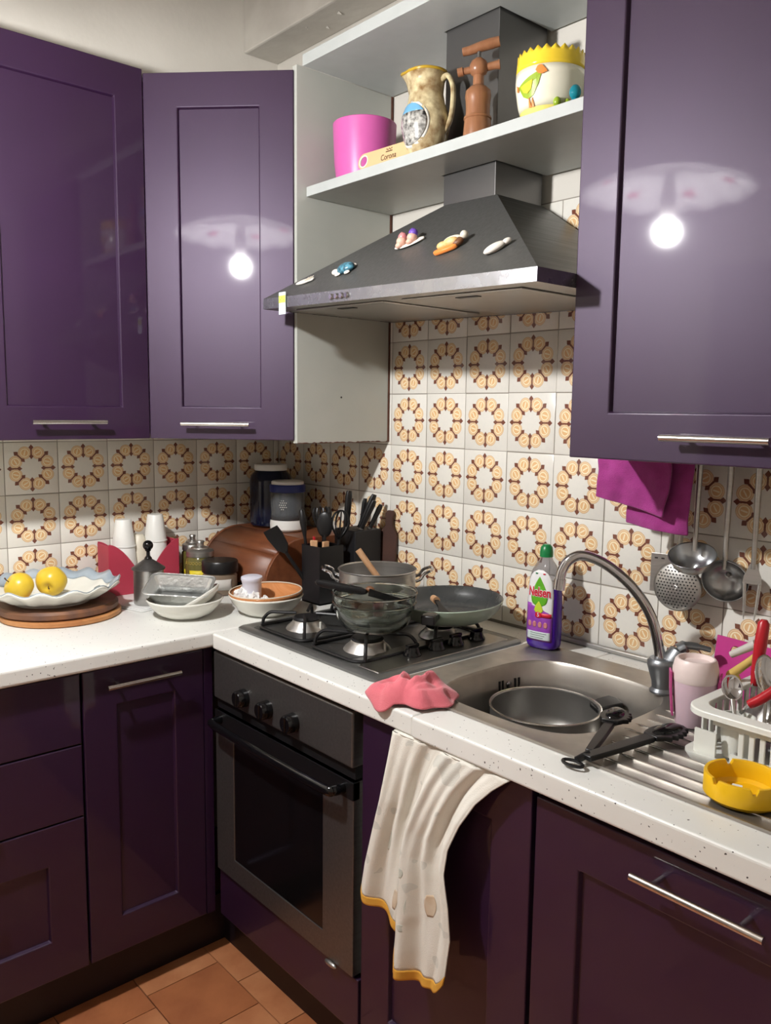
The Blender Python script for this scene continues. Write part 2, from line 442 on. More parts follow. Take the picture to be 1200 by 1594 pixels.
wall_back = G().bx(-0.12, RX1 + 0.1, 0.004, 0.12, -0.02, CZ + 0.1).obj('wall_back', m_wall, kind='structure', smooth=0)
wall_left = G().bx(-0.12, -0.004, RY0 - 0.1, 0.004, -0.02, CZ + 0.1).obj('wall_left', m_wall, kind='structure', smooth=0)
G().bx(RX1, RX1 + 0.1, RY0 - 0.1, 0.004, -0.02, CZ + 0.1).obj('wall_right', m_wall, kind='structure', smooth=0)
# front wall, with an opening for the added unseen door
g = G(); g.bx(-0.004, 0.28, RY0 - 0.1, RY0, 0, CZ + 0.1); g.bx(1.16, RX1, RY0 - 0.1, RY0, 0, CZ + 0.1); g.bx(0.28, 1.16, RY0 - 0.1, RY0, 2.2, CZ + 0.1)
g.obj('wall_front', m_wall, kind='structure', smooth=0)
added_door = G().bx(0.285, 1.155, RY0 - 0.07, RY0 - 0.03, 0.0, 2.195).obj('added_door_1', m_added_door, kind='structure', smooth=0)  # added out of view: gives the dark patch reflected in the right wall cabinet
g = G()
for z0, z1 in ((0.15, 0.95), (1.05, 2.05)):
    for x0, x1 in ((0.37, 0.68), (0.76, 1.07)): g.bx(x0, x1, RY0 - 0.032, RY0 - 0.022, z0, z1)
g.obj('door_panel', m_added_door, added_door, bevel=0.006)  # panels of the added door
G().tube([(1.11, RY0 - 0.03, 1.02), (1.11, RY0 + 0.02, 1.02), (1.0, RY0 + 0.025, 1.02)], 0.009).obj('door_handle', m_brass, added_door)  # handle of the added door
G().bx(-0.12, RX1 + 0.1, RY0 - 0.1, 0.12, CZ, CZ + 0.1).obj('ceiling', m_ceil, kind='structure', smooth=0)
# beam along the back wall under the ceiling
def beamz(u, v): return 0
G().bx(-0.004, RX1, -0.128, 0.004, 2.60, CZ).obj('trim_1', mat('beam_plaster', (196, 191, 182), 0.9, var=(180, 174, 165), vscale=9, bump=0.6, bscale=30), kind='structure', smooth=0, bevel=0.006)
g = G()
for x, y, s in ((0.335, -0.045, 0.007), (0.43, -0.075, 0.009), (0.62, -0.05, 0.006), (0.29, -0.09, 0.005)):
    g.add([(x - s, y, 2.5995), (x + s * 0.6, y - s * 0.6, 2.5998), (x + s, y + s * 0.3, 2.592), (x, y + s * 0.7, 2.5998)], [(0, 1, 2, 3)])
g.obj('peeling_paint', m_wall, bpy.data.objects['trim_1'], smooth=0, solid=0.001)

# wall tiles, each one its own piece
def tile_mesh(w0, w1, h0, h1):
    """w0..w1, h0..h1 local extents (m); slightly pillowed front"""
    g = G(); e = 0.0012; b = 0.002
    g.add([(w0 + e, 0.006, h0 + e), (w1 - e, 0.006, h0 + e), (w1 - e, 0.006, h1 - e), (w0 + e, 0.006, h1 - e),
           (w0 + e, 0.0012, h0 + e), (w1 - e, 0.0012, h0 + e), (w1 - e, 0.0012, h1 - e), (w0 + e, 0.0012, h1 - e),
           (w0 + e + b, 0, h0 + e + b), (w1 - e - b, 0, h0 + e + b), (w1 - e - b, 0, h1 - e - b), (w0 + e + b, 0, h1 - e - b)],
          [(0, 1, 5, 4), (1, 2, 6, 5), (2, 3, 7, 6), (3, 0, 4, 7), (4, 5, 9, 8), (5, 6, 10, 9), (6, 7, 11, 10), (7, 4, 8, 11), (8, 9, 10, 11)])
    return g.mesh('tile', m_tile, 50)
full = tile_mesh(-0.075, 0.075, -0.075, 0.075)
# mortar bed behind the tiles
G().bx(0, 2.27, 0.0022, 0.0045, 0.86, 1.957).obj('grout', m_grout, wall_back, smooth=0)
G().bx(-0.0045, -0.0022, -1.374, 0.0, 0.86, 1.507).obj('grout', m_grout, wall_left, smooth=0)
for r in range(7):
    for c in range(15):
        o = bpy.data.objects.new('tile', full); COL.objects.link(o); o.parent = wall_back
        o.location = (0.071 + 0.15 * c + random.uniform(-0.0006, 0.0006), random.uniform(-0.0004, 0.0004), 0.98 + 0.15 * r + random.uniform(-0.0006, 0.0006))
        o.rotation_euler = (random.uniform(-.004, .004), random.uniform(-.004, .004), random.uniform(-.004, .004))
sliver = tile_mesh(-0.075, -0.053, -0.075, 0.075)
for r in range(4):
    o = bpy.data.objects.new('tile', sliver); COL.objects.link(o); o.parent = wall_left
    o.location = (0.0, -0.022 + 0.075, 0.98 + 0.15 * r); o.rotation_euler = (0, 0, pi / 2)
    for c in range(9):
        o = bpy.data.objects.new('tile', full); COL.objects.link(o); o.parent = wall_left
        o.location = (random.uniform(-0.0004, 0.0004), -0.022 - 0.075 - 0.15 * c, 0.98 + 0.15 * r + random.uniform(-0.0006, 0.0006))
        o.rotation_euler = (random.uniform(-.003, .003), 0, pi / 2 + random.uniform(-.004, .004))

# ================================================================ CABINETS
def handle(parent, x, z, L, vertical=False, proud=0.033, name='handle'):
    """bar handle on a front whose face is local y=0 facing -y"""
    g = G(); r = 0.006
    g.tube([(x - L / 2, -proud, z), (x + L / 2, -proud, z)], r, 12)
    for s in (-1, 1): g.tube([(x + s * L * 0.33, -proud, z), (x + s * L * 0.33, 0.001, z)], 0.0042, 8)
    return g.obj(name, m_alum, parent, smooth=45)

def shaker(parent, name, w, h, loc, rz, hz=None, hx=None, hl=0.19, st=0.078, rail=0.085, t=0.02, flat=False):
    """framed door, local x 0..w, z 0..h, front at y=0"""
    g = G()
    if flat:
        g.bx(0, w, 0, t, 0, h)
    else:
        d = 0.009; c = 0.003
        o = [(0, 0), (w, 0), (w, h), (0, h)]; i = [(st, rail), (w - st, rail), (w - st, h - rail), (st, h - rail)]
        v = [(x, 0, z) for x, z in o] + [(x, 0, z) for x, z in i]
        s2 = [(st + c, rail + c), (w - st - c, rail + c), (w - st - c, h - rail - c), (st + c, h - rail - c)]
        v += [(x, d, z) for x, z in s2] + [(x, t, z) for x, z in o]
        f = [(k, (k + 1) % 4, 4 + (k + 1) % 4, 4 + k) for k in range(4)] + [(4 + k, 4 + (k + 1) % 4, 8 + (k + 1) % 4, 8 + k) for k in range(4)]
        f += [(12 + k, 12 + (k + 1) % 4, (k + 1) % 4, k) for k in range(4)] + [(15, 14, 13, 12)]
        g.add(v, f)
    dr = g.obj(name, m_purple, parent, loc, (0, 0, rz), smooth=0, bevel=0.0022)
    if not flat:
        G().bx(st - 0.002, w - st + 0.002, 0.009, 0.013, rail - 0.002, h - rail + 0.002).obj('door_panel', m_purple, dr, smooth=0)
    if hz is not None: handle(dr, w / 2 if hx is None else hx, hz, hl)
    return dr

def carcass(parent, x0, x1, y0, y1, z0, z1, mt=m_white_board, top=True, name='body', side=False):
    g = G(); t = 0.018
    if side:          # unit that faces +x: ends at y0 and y1, back at x0
        g.bx(x0, x1, y0, y0 + t, z0, z1); g.bx(x0, x1, y1 - t, y1, z0, z1)
        g.bx(x0, x1, y0 + t, y1 - t, z0, z0 + t); g.bx(x0, x1, y0 + t, y1 - t, z1 - t, z1)
        g.bx(x0, x0 + 0.006, y0 + t, y1 - t, z0 + t, z1 - t)
        return g.obj(name, mt, parent, smooth=0)
    g.bx(x0, x0 + t, y0, y1, z0, z1); g.bx(x1 - t, x1, y0, y1, z0, z1)
    g.bx(x0 + t, x1 - t, y0, y1, z0, z0 + t)
    if top: g.bx(x0 + t, x1 - t, y0, y1, z1 - t, z1)
    g.bx(x0 + t, x1 - t, y1 - 0.006, y1, z0 + t, z1 - (t if top else 0))
    return g.obj(name, mt, parent, smooth=0)

UZ0, UZ1 = 1.372, 2.332
# left wall cabinet
t = thing('wall_cabinet', 'glossy purple wall cabinet on the tiled side wall, above the platter of apples', 'cabinet', (0.0, -1.073, UZ0))
carcass(t, 0.004, 0.265, 0.003, 0.453, 0, 0.97, side=True)
shaker(t, 'door', 0.452, 0.97, (0.286, 0.002, 0), pi / 2, hz=0.046, hx=0.221, hl=0.19)
# corner wall cabinet with a diagonal door
A, B = Vector((0.286, -0.6187)), Vector((0.58, -0.337)); ang = atan2(B.y - A.y, B.x - A.x)
t = thing('corner_wall_cabinet', 'glossy purple diagonal corner wall cabinet with a white side panel beside the hood', 'cabinet', (0.0, 0.0, UZ0))
g = G()
g.prism([(0.004, -0.002), (0.004, -0.616), (0.264, -0.616), (0.55, -0.342), (0.55, -0.002)], 0, 0.018)
g.prism([(0.004, -0.002), (0.004, -0.616), (0.264, -0.616), (0.55, -0.342), (0.55, -0.002)], 0.942, 0.96)
g.bx(0.004, 0.262, -0.616, -0.60, 0.018, 0.942)
g.obj('body', m_white_board, t, smooth=0)
G().bx(0.568, 0.586, -0.335, -0.006, -0.008, 0.972).obj('side_panel', m_white_board, t, smooth=0, bevel=0.001, label='white melamine side panel of the corner cabinet')
g = G(); rr = random.Random(3)
xs = [i / 40 for i in range(41)]
g.add([(0.5865, lerp(-0.335, -0.006, u), -0.0085) for u in xs] + [(0.5865, lerp(-0.335, -0.006, u), -0.0085 + rr.uniform(0.0005, 0.0045)) for u in xs],
      [(i, i + 1, 42 + i, 41 + i) for i in range(40)])
g.obj('chipped_edge', m_raw, t, smooth=0, solid=0.0004)
G().bx(0.566, 0.588, -0.006, 0.0, -0.008, 0.972).obj('back_edge', m_raw, t, smooth=0)
G().lathe([(0, 0.0004), (0.0028, 0.0004), (0.0028, -0.002)], 12, TR(0.586, -0.182, 0.120) @ RY(pi / 2)).obj('peg_hole', m_dark, t)
wd = (B - A).length
n2 = Vector((sin(ang), -cos(ang)))
shaker(t, 'door', wd - 0.003, 0.96, (A.x, A.y, 0), ang, hz=0.042, hx=0.193, hl=0.188, st=0.092, rail=0.088)
# right wall cabinet
t = thing('wall_cabinet', 'glossy purple wall cabinet above the sink reflecting the lamp shade', 'cabinet', (1.487, 0.0, UZ0))
carcass(t, 0.0, 0.60, -0.313, -0.002, 0, 0.98)
shaker(t, 'door', 0.60, 0.98, (0.0, -0.335, 0), 0, hz=0.044, hx=0.302, hl=0.186, st=0.083, rail=0.085)
# open shelf above the hood
def notched(z0, z1, yf):
    return G().prism([(0.588, -0.004), (0.588, yf), (1.485, yf), (1.485, -0.004), (1.148, -0.004), (1.148, -0.185), (0.975, -0.185), (0.975, -0.004)], z0, z1)
t = thing('open_shelf', 'white open shelf boards between the purple cabinets, over the hood', 'shelf', (0, 0, 0))
notched(2.018, 2.043, -0.305).obj('shelf_board', m_board_edge, t, smooth=0, bevel=0.0012)
notched(2.343, 2.372, -0.318).obj('top_board', m_board_edge, t, smooth=0, bevel=0.0012)

# base units
BZ0, BZ1 = 0.135, 0.852
t = thing('drawer_unit', 'dark purple base unit with three drawers below the speckled counter', 'cabinet', (0.0, -1.56, 0))
carcass(t, 0.01, 0.60, 0.003, 0.597, BZ0, 0.858, side=True)
for z0, z1, fl in ((0.687, 0.852, True), (0.513, 0.683, True), (BZ0, 0.509, False)):
    d = shaker(t, 'drawer_front', 0.594, z1 - z0, (0.62, 0.003, z0), pi / 2, hz=(z1 - z0) * (0.62 if fl else 0.84), hl=0.19, flat=fl, st=0.085, rail=0.095)
t = thing('base_cabinet', 'dark purple base cabinet with a bar handle in the inner corner', 'cabinet', (0.0, -0.96, 0))
carcass(t, 0.01, 0.60, 0.003, 0.33, BZ0, 0.858, side=True)
shaker(t, 'door', 0.308, BZ1 - BZ0, (0.62, 0.003, BZ0), pi / 2, hz=0.680, hx=0.138, hl=0.184, st=0.08, rail=0.092)
G().bx(0.60, 0.62, 0.312, 0.336, BZ0, BZ1).obj('corner_filler', m_purple, t, smooth=0)

# worktops
def wt(name, label, rects, y_front_side, z0=0.86, z1=0.9):
    pass
t = G().bx(0.0, 0.645, -1.6, -0.0, 0.86, 0.9).obj('worktop', m_worktop, smooth=0, bevel=0.007, bseg=3, label='white speckled worktop under the fruit platter and bowls', cat='worktop')
g = G().prism([(0.6495, 0), (0.6495, -0.635), (0.657, -0.642), (1.386, -0.642), (1.386, -0.55), (1.272, -0.55), (1.272, -0.13), (1.386, -0.13), (1.386, 0)], 0.86, 0.9)
g.obj('worktop', m_worktop, smooth=0, bevel=0.006, bseg=3, label='white speckled worktop section carrying the gas hob', cat='worktop')
G().bx(0.6452, 0.6493, -0.63, -0.3, 0.862, 0.893).obj('joint_strip', mat('raw_red_joint', (92, 40, 36), 0.8), bpy.data.objects['worktop.001'], smooth=0)
# sink section with a cut-out for the bowl
g = G().prism([(1.3865, -0.646), (2.27, -0.646), (2.27, 0), (1.3865, 0), (1.3865, -0.13), (1.675, -0.13), (1.675, -0.55), (1.3865, -0.55)], 0.86, 0.9)
g.obj('worktop', m_worktop, smooth=0, bevel=0.005, bseg=3, label='white speckled worktop section around the steel sink', cat='worktop')
# steel back strip between worktop and tiles
G().bx(1.20, 2.27, -0.014, -0.0005, 0.9002, 0.912).obj('sealing_strip', m_steel, smooth=0, bevel=0.003, label='narrow steel sealing strip along the tiles behind the sink', cat='strip')

# oven housing and oven
t = thing('oven_cabinet', 'dark purple housing panel under the built-in oven', 'cabinet', (0.637, 0, 0))
carcass(t, 0.0, 0.575, -0.595, -0.01, BZ0, 0.858, top=False)
shaker(t, 'lower_panel', 0.569, 0.262 - BZ0, (0.003, -0.62, BZ0), 0, flat=True)
t = thing('built_in_oven', 'built-in steel and black glass oven with three round knobs', 'oven', (0.642, 0, 0.268))
OW = 0.558
G().bx(0.02, OW - 0.02, -0.59, -0.06, 0.0, 0.57).obj('housing', m_dark, t, smooth=0)
G().bx(0.0, OW, -0.632, -0.60, 0.462, 0.582).obj('control_panel', m_steel_dark, t, smooth=0, bevel=0.004)
for kx in (0.148, 0.248, 0.352):
    kb = G().lathe([(0, 0.026), (0.018, 0.026), (0.0205, 0.022), (0.022, 0.0), (0, 0)], 28, TR(kx, -0.632, 0.500) @ RX(pi / 2)).obj('knob', m_black_gloss, t)
    G().bx(-0.0045, 0.0045, -0.661, -0.655, -0.017, 0.018).obj('grip', m_black_gloss, kb, (kx, 0, 0.500), smooth=0, bevel=0.002)
G().bx(0.002, OW - 0.002, -0.622, -0.60, 0.435, 0.461).obj('vent_strip', m_dark, t, smooth=0)
dr = G()
o4 = [(0.0, 0.0), (OW, 0), (OW, 0.43), (0, 0.43)]; i4 = [(0.085, 0.055), (OW - 0.105, 0.055), (OW - 0.105, 0.392), (0.085, 0.392)]
v = [(x, -0.628, z) for x, z in o4] + [(x, -0.628, z) for x, z in i4] + [(x, -0.624, z) for x, z in i4] + [(x, -0.60, z) for x, z in o4]
f = [(k, (k + 1) % 4, 4 + (k + 1) % 4, 4 + k) for k in range(4)] + [(4 + k, 4 + (k + 1) % 4, 8 + (k + 1) % 4, 8 + k) for k in range(4)] + [(12 + k, 12 + (k + 1) % 4, (k + 1) % 4, k) for k in range(4)] + [(15, 14, 13, 12)]
dr.add(v, f)
od = dr.obj('door', m_steel_dark, t, smooth=0, bevel=0.0015)
G().bx(0.084, OW - 0.104, -0.6255, -0.622, 0.054, 0.393).obj('window_glass', m_black_gloss, od, smooth=0)
G().bx(0.0, OW, -0.6295, -0.612, 0.392, 0.43).obj('top_band', m_black, od, smooth=0)
g = G(); g.tube(smoothpath([(0.03, -0.628, 0.41), (0.034, -0.655, 0.41), (0.06, -0.664, 0.41), (0.28, -0.668, 0.41), (OW - 0.06, -0.664, 0.41), (OW - 0.034, -0.655, 0.41), (OW - 0.03, -0.628, 0.41)], 5), 0.008, 10, flat=1.4)
g.obj('door_handle', m_black_gloss, od)
G().ell((OW - 0.07, -0.632, -0.004), (0.02, 0.006, 0.006), 12, 6).obj('door_latch', m_steel, t)

# base door beside the oven (the tea towel hangs from it) and the sink cabinet
t = thing('base_cabinet', 'dark purple base cabinet with a tea towel hung over its door', 'cabinet', (1.215, 0, 0))
carcass(t, 0.0, 0.437, -0.598, -0.01, BZ0, 0.735, top=False)
shaker(t, 'door', 0.431, BZ1 - BZ0, (0.003, -0.62, BZ0), 0, st=0.086, rail=0.09)
t = thing('sink_cabinet', 'dark purple sink base cabinet with a long bar handle', 'cabinet', (1.655, 0, 0))
carcass(t, 0.0, 0.597, -0.598, -0.01, BZ0, 0.735, top=False)
shaker(t, 'door', 0.591, BZ1 - BZ0 - 0.012, (0.003, -0.62, BZ0), 0, hz=0.668, hx=0.29, hl=0.19, st=0.085, rail=0.09)
# plinths
G().bx(0.545, 0.56, -1.56, -0.548, 0, BZ0).obj('baseboard_left', m_plinth, kind='structure', smooth=0)
G().bx(0.545, 2.25, -0.563, -0.548, 0, BZ0).obj('baseboard_back', m_plinth, kind='structure', smooth=0)

# ================================================================ RANGE HOOD
HT = 0.026
hood = thing('range_hood', 'dark grey steel chimney range hood above the gas hob', 'range hood', (1.0435, 0, 1.700), (0, HT, 0))
hw = 0.4435
G().loft([[(-hw, -0.45, 0), (hw, -0.45, 0), (hw, -0.006, 0), (-hw, -0.006, 0)], [(-hw, -0.45, 0.026), (hw, -0.45, 0.026), (hw, -0.006, 0.026), (-hw, -0.006, 0.026)]], cap=False).obj('band', m_steel_band, hood, smooth=0)
chx0, chx1 = -0.066, 0.099
G().loft([[(-hw, -0.45, 0.026), (hw, -0.45, 0.026), (hw, -0.006, 0.026), (-hw, -0.006, 0.026)], [(chx0, -0.18, 0.248), (chx1, -0.18, 0.248), (chx1, -0.012, 0.248), (chx0, -0.012, 0.248)]], cap=False).obj('canopy', m_hood, hood, smooth=0)
und = G().bx(-hw + 0.003, hw - 0.003, -0.447, -0.009, 0.001, 0.004)
und.obj('underside', m_steel, hood, smooth=0)
for s in (-1, 1):
    G().bx(s * 0.2 - 0.17, s * 0.2 + 0.17, -0.40, -0.08, -0.003, 0.0005).obj('grease_filter', m_steel, hood, smooth=0, bevel=0.002)
    G().bx(s * 0.2 - 0.03, s * 0.2 + 0.03, -0.375, -0.36, -0.0045, -0.002).obj('filter_latch', m_dark, hood, smooth=0)
for i in range(4):
    G().lathe([(0, 0.006), (0.0055, 0.006), (0.007, 0.004), (0.0075, 0)], 14, TR(-0.155 + 0.019 * i, -0.45, 0.0125) @ RX(pi / 2)).obj('button', m_chrome, hood)
ch = G(); ch.bx(chx0, chx1, -0.18, -0.012, 0.235, 0.80)
c0 = ch.obj('chimney', mat('chimney_steel', (112, 111, 110), 0.33, metal=0.75, var=(104, 103, 102), vscale=4, rvar=0.05), hood, smooth=0, bevel=0.0015)
# chimney stays upright although the hood hangs a little askew
c0.rotation_euler = (0, -HT, 0)
g = G().bx(-0.0145, 0.0145, -0.0006, 0.0006, -0.050, 0.004)
tg = thing('hanging_tag', 'pale paper tag with yellow top stuck on the front corner of the hood', 'tag', (0.690, -0.4525, 1.742))
g.obj('paper', m_tag, tag := tg, smooth=0)
G().bx(-0.0142, 0.0142, -0.0011, -0.0004, -0.022, -0.004).obj('yellow_print', m_tag_y, tg, smooth=0)
for dx, dz in ((-0.007, -0.014), (0.0, -0.010), (0.007, -0.015)):
    G().bx(dx - 0.0014, dx + 0.0014, -0.0014, -0.0008, dz - 0.0014, dz + 0.0014).obj('mark', m_nels_green, tg, smooth=0)

# magnets and shells on the hood's sloping front
sl = math.atan2(0.222, 0.27)
def onhood(name, label, x, u, cat='magnet', rz=0.0):
    """x world; u = distance up the slope (m)"""
    y = -0.45 + u * cos(sl); z = 1.726 + u * sin(sl) - (x - 1.0435) * HT
    o = thing(name, label, cat, (x, y, z)); o.rotation_euler = (RX(sl) @ RZ(rz)).to_euler()
    return o
t = onhood('fridge_magnet', 'small white feather-like shell magnet at the end of the hood', 0.725, 0.057, rz=0.2)
G().loft([[(-0.032 + 0.064 * k / 8 , w * s, 0.004 + 0.004 * w / 0.011 * c) for s, c in ((-1, -1), (1, -1), (1, 1), (-1, 1))] for k, w in enumerate((0.004, 0.008, 0.010, 0.011, 0.011, 0.010, 0.0075, 0.009, 0.005))]).obj('shell', m_shell, t, sub=1)
g = G()
for k in range(3): g.tube([(0.008 + k * 0.008, -0.008, 0.008), (0.012 + k * 0.008, 0.008, 0.008)], 0.0008, 6)
g.obj('grooves', m_offwhite, t)
t = onhood('fridge_magnet', 'blue and black painted turtle magnet with a white head', 0.855, 0.085, rz=0.15)
G().ell((0.008, 0, 0.008), (0.026, 0.017, 0.012)).obj('shell', m_teal, t)
G().ell((-0.026, -0.003, 0.006), (0.011, 0.008, 0.007)).obj('head', m_shell, t)
g = G()
for x, y in ((-0.012, -0.015), (0.02, -0.016), (-0.01, 0.016), (0.022, 0.014)): g.ell((x, y, 0.004), (0.009, 0.006, 0.004), 10, 6)
g.obj('flippers', m_shell, t)
t = onhood('fridge_magnet', 'boat-shaped magnet with two small clay babies in violet caps', 1.012, 0.17, rz=0.35)
G().loft([[(-0.042 + 0.084 * k / 8, w * sx, z) for sx, z in ((-1, 0.004), (-0.5, 0), (0.5, 0), (1, 0.004), (0.8, 0.007), (-0.8, 0.007))] for k, w in enumerate((0.002, 0.010, 0.015, 0.017, 0.018, 0.017, 0.015, 0.010, 0.002))]).obj('boat', m_shell, t, sub=1)
for dx, c in ((-0.017, m_rose), (0.012, m_violet)):
    bd = G().ell((dx, 0.0, 0.014), (0.012, 0.011, 0.011)).ell((dx - 0.006, -0.008, 0.01), (0.009, 0.007, 0.007)).obj('body', m_skin, t)
    G().ell((dx + 0.004, 0.008, 0.02), (0.011, 0.010, 0.010)).ell((dx - 0.002, 0.022, 0.021), (0.006, 0.006, 0.006), 10, 6).obj('cap', c, bd)
t = onhood('fridge_magnet', 'tan and brown figure magnet in the middle of the hood', 1.181, 0.115, rz=0.35)
G().loft([[(-0.036 + 0.06 * k / 6, -0.006 + w * sx, z) for sx, z in ((-1, 0), (1, 0), (1, 0.012), (-1, 0.012))] for k, w in enumerate((0.004, 0.010, 0.011, 0.012, 0.011, 0.010, 0.005))]).obj('base', m_orange_print, t, sub=1)
G().ell((-0.014, 0.006, 0.012), (0.014, 0.009, 0.008)).ell((0.008, 0.004, 0.014), (0.018, 0.010, 0.009)).obj('figure', m_tan, t)
G().ell((0.006, 0.019, 0.012), (0.022, 0.008, 0.008)).ell((0.034, 0.022, 0.012), (0.009, 0.009, 0.009)).obj('arm', m_offwhite, t)
G().ell((0.022, 0.004, 0.009), (0.014, 0.012, 0.008)).obj('brown_base', m_brown, t)  # brown end piece of the figure magnet
t = onhood('fridge_magnet', 'plain white bird-shaped magnet near the steel corner of the hood', 1.338, 0.085, rz=0.75)
G().ell((-0.006, 0, 0.007), (0.024, 0.012, 0.008)).obj('body', m_shell, t)
G().ell((0.020, 0.001, 0.007), (0.010, 0.007, 0.006)).obj('head', m_shell, t)

# ================================================================ PENDANT LAMP (seen only as reflections)
L = thing('pendant_lamp', 'pendant lamp with a scalloped glass shade, mirrored in the purple doors', 'lamp', BULB)
m_bulb = bpy.data.materials.new('glowing_bulb'); m_bulb.use_nodes = True
nt = m_bulb.node_tree; nt.nodes.clear()
em = nt.nodes.new('ShaderNodeEmission'); ou = nt.nodes.new('ShaderNodeOutputMaterial'); nt.links.new(em.outputs[0], ou.inputs[0])
em.inputs[0].default_value = BULB_COLOR; em.inputs[1].default_value = BULB_STRENGTH
G().ell((0, 0, 0), (0.031, 0.031, 0.033), 24, 14).obj('bulb', m_bulb, L)
G().lathe([(0.0, 0.20), (0.012, 0.20), (0.016, 0.15), (0.023, 0.11), (0.023, 0.055), (0.018, 0.034)], 20).obj('socket', m_white_plastic, L)
def scal(a, r, z):
    k = max(0, (r - 0.16) / 0.085)
    return (r * (1 + 0.02 * k * cos(14 * a)), z + 0.004 * k * cos(14 * a))
pr = [(0.024, 0.186), (0.06, 0.184), (0.10, 0.178), (0.15, 0.165), (0.19, 0.150), (0.225, 0.132), (0.255, 0.112)]
sh = G().lathe(pr, 80, None, scal).obj('shade', m_shade, L, solid=0.004)
for i in range(6):
    a = 2 * pi * i / 6 + 0.35
    out = []
    for k in range(10):
        b = 2 * pi * k / 10; rr = 0.03 if k % 2 == 0 else 0.013
        out.append((rr * cos(b), rr * sin(b)))
    G().prism(out, -0.0008, 0.0008, RZ(a) @ TR(0.178, 0, 0.1515) @ RY(radians(22))).obj('leaf_motif', m_shade_leaf, sh)
G().tube([(0, 0, 0.2), (0, 0, CZ - 0.03 - BULB[2])], 0.003, 8).obj('cord', m_white_plastic, L)
G().lathe([(0, CZ - 0.05 - BULB[2]), (0.03, CZ - 0.045 - BULB[2]), (0.045, CZ - BULB[2] - 0.001), (0, CZ - BULB[2] - 0.001)], 24).obj('ceiling_rose', m_white_plastic, L)

# ================================================================ HOB
hob = thing('gas_hob', 'four-burner black and steel gas hob set in the worktop', 'hob', (0.66, -0.577, 0.9))
HWd, HDp = 0.545, 0.475
def rrect(x0, x1, y0, y1, r, n=6):
    o = []
    for cx, cy, a0 in ((x1 - r, y0 + r, -pi / 2), (x1 - r, y1 - r, 0), (x0 + r, y1 - r, pi / 2), (x0 + r, y0 + r, pi)):
        for k in range(n + 1):
            a = a0 + pi / 2 * k / n; o.append((cx + r * cos(a), cy + r * sin(a)))
    return o
def ring(out, z): return [(x, y, z) for x, y in out]
o1 = rrect(0, HWd, 0, HDp, 0.018); o2 = rrect(0.006, HWd - 0.006, 0.006, HDp - 0.006, 0.015); o3 = rrect(0.02, HWd - 0.02, 0.02, HDp - 0.02, 0.014); o4_ = rrect(0.028, HWd - 0.028, 0.028, HDp - 0.028, 0.012)
G().loft([ring(o1, 0.0005), ring(o1, 0.006), ring(o2, 0.010), ring(o3, 0.0105), ring(o4_, 0.007)], cap=True).obj('hob_plate', mat('hob_steel', (122, 122, 120), 0.38, metal=0.7, var=(112, 112, 110), vscale=8, rvar=0.05), hob, smooth=50)
G().prism(rrect(0.03, 0.40, 0.03, HDp - 0.03, 0.012), 0.0068, 0.0076).obj('hob_tray', mat('hob_tray_steel', (74, 74, 73), 0.34, metal=0.6, rvar=0.06), hob)
# lighter control field with a rounded edge
o = [(HWd - 0.025, 0.03), (HWd - 0.025, HDp - 0.03)] + [(0.455 + -0.055 * sin(pi * k / 14) ** 0.6 , HDp - 0.03 - (HDp - 0.06) * k / 14) for k in range(15)]
G().prism(o, 0.007, 0.0105).obj('control_field', mat('hob_control_steel', (150, 146, 140), 0.35, metal=1.0, rvar=0.05), hob, bevel=0.002)
for i, y in enumerate((0.172, 0.248, 0.312, 0.385)):
    kb = G().lathe([(0, 0.010), (0.021, 0.010), (0.021, 0.014), (0.017, 0.020), (0.014, 0.030), (0, 0.031)], 24, TR(0.472, y, 0)).obj('knob', m_black_gloss, hob)
    G().bx(0.467, 0.477, y - 0.018, y + 0.018, 0.028, 0.036).obj('grip', m_black_gloss, kb, smooth=0, bevel=0.002)
burn = [(0.122, 0.132, 0.034), (0.122, 0.352, 0.028), (0.372 - 0.01, 0.132, 0.038), (0.385, 0.345, 0.034)]
for bx_, by_, br in burn:
    b = G().lathe([(0, 0.0075), (br + 0.018, 0.0075), (br + 0.014, 0.014), (br + 0.002, 0.024), (br, 0.030), (0, 0.030)], 36, TR(bx_, by_, 0)).obj('burner', m_steel, hob)
    G().lathe([(0, 0.0305), (br - 0.001, 0.0305), (br + 0.001, 0.033), (br - 0.004, 0.038), (0, 0.039)], 32, TR(bx_, by_, 0)).obj('burner_cap', m_enamel, b)
    G().tube([(bx_ + br + 0.012, by_ + 0.01, 0.01), (bx_ + br + 0.012, by_ + 0.01, 0.03)], 0.0028, 8).obj('spark_pin', m_white_ceramic, b)
for gx0, gx1, bs in ((0.04, 0.235, burn[:2]), (0.262, 0.448, burn[2:])):
    g = G(); z = 0.022
    out = rrect(gx0, gx1, 0.035, HDp - 0.035, 0.03, 5)
    g.tube([(x, y, 0.012) for x, y in out], 0.0042, 8, closed=True)
    for bx_, by_, br in bs:
        for k in range(4):
            a = pi / 4 + k * pi / 2
            dx, dy = cos(a), sin(a)
            # from the frame up and in towards the burner
            ex = min(gx1, max(gx0, bx_ + dx * 0.14)); ey = min(HDp - 0.035, max(0.035, by_ + dy * 0.11))
            g.tube(smoothpath([(ex, ey, 0.012), (lerp(ex, bx_, 0.04), lerp(ey, by_, 0.04), 0.030), (lerp(ex, bx_, 0.18), lerp(ey, by_, 0.18), 0.0445), (lerp(ex, bx_, 0.4), lerp(ey, by_, 0.4), 0.0455), (bx_ + dx * (br * 0.75), by_ + dy * (br * 0.75), 0.0455)], 5), 0.0042, 8)
    g.obj('pan_support', m_enamel, hob)
HZ = 0.951

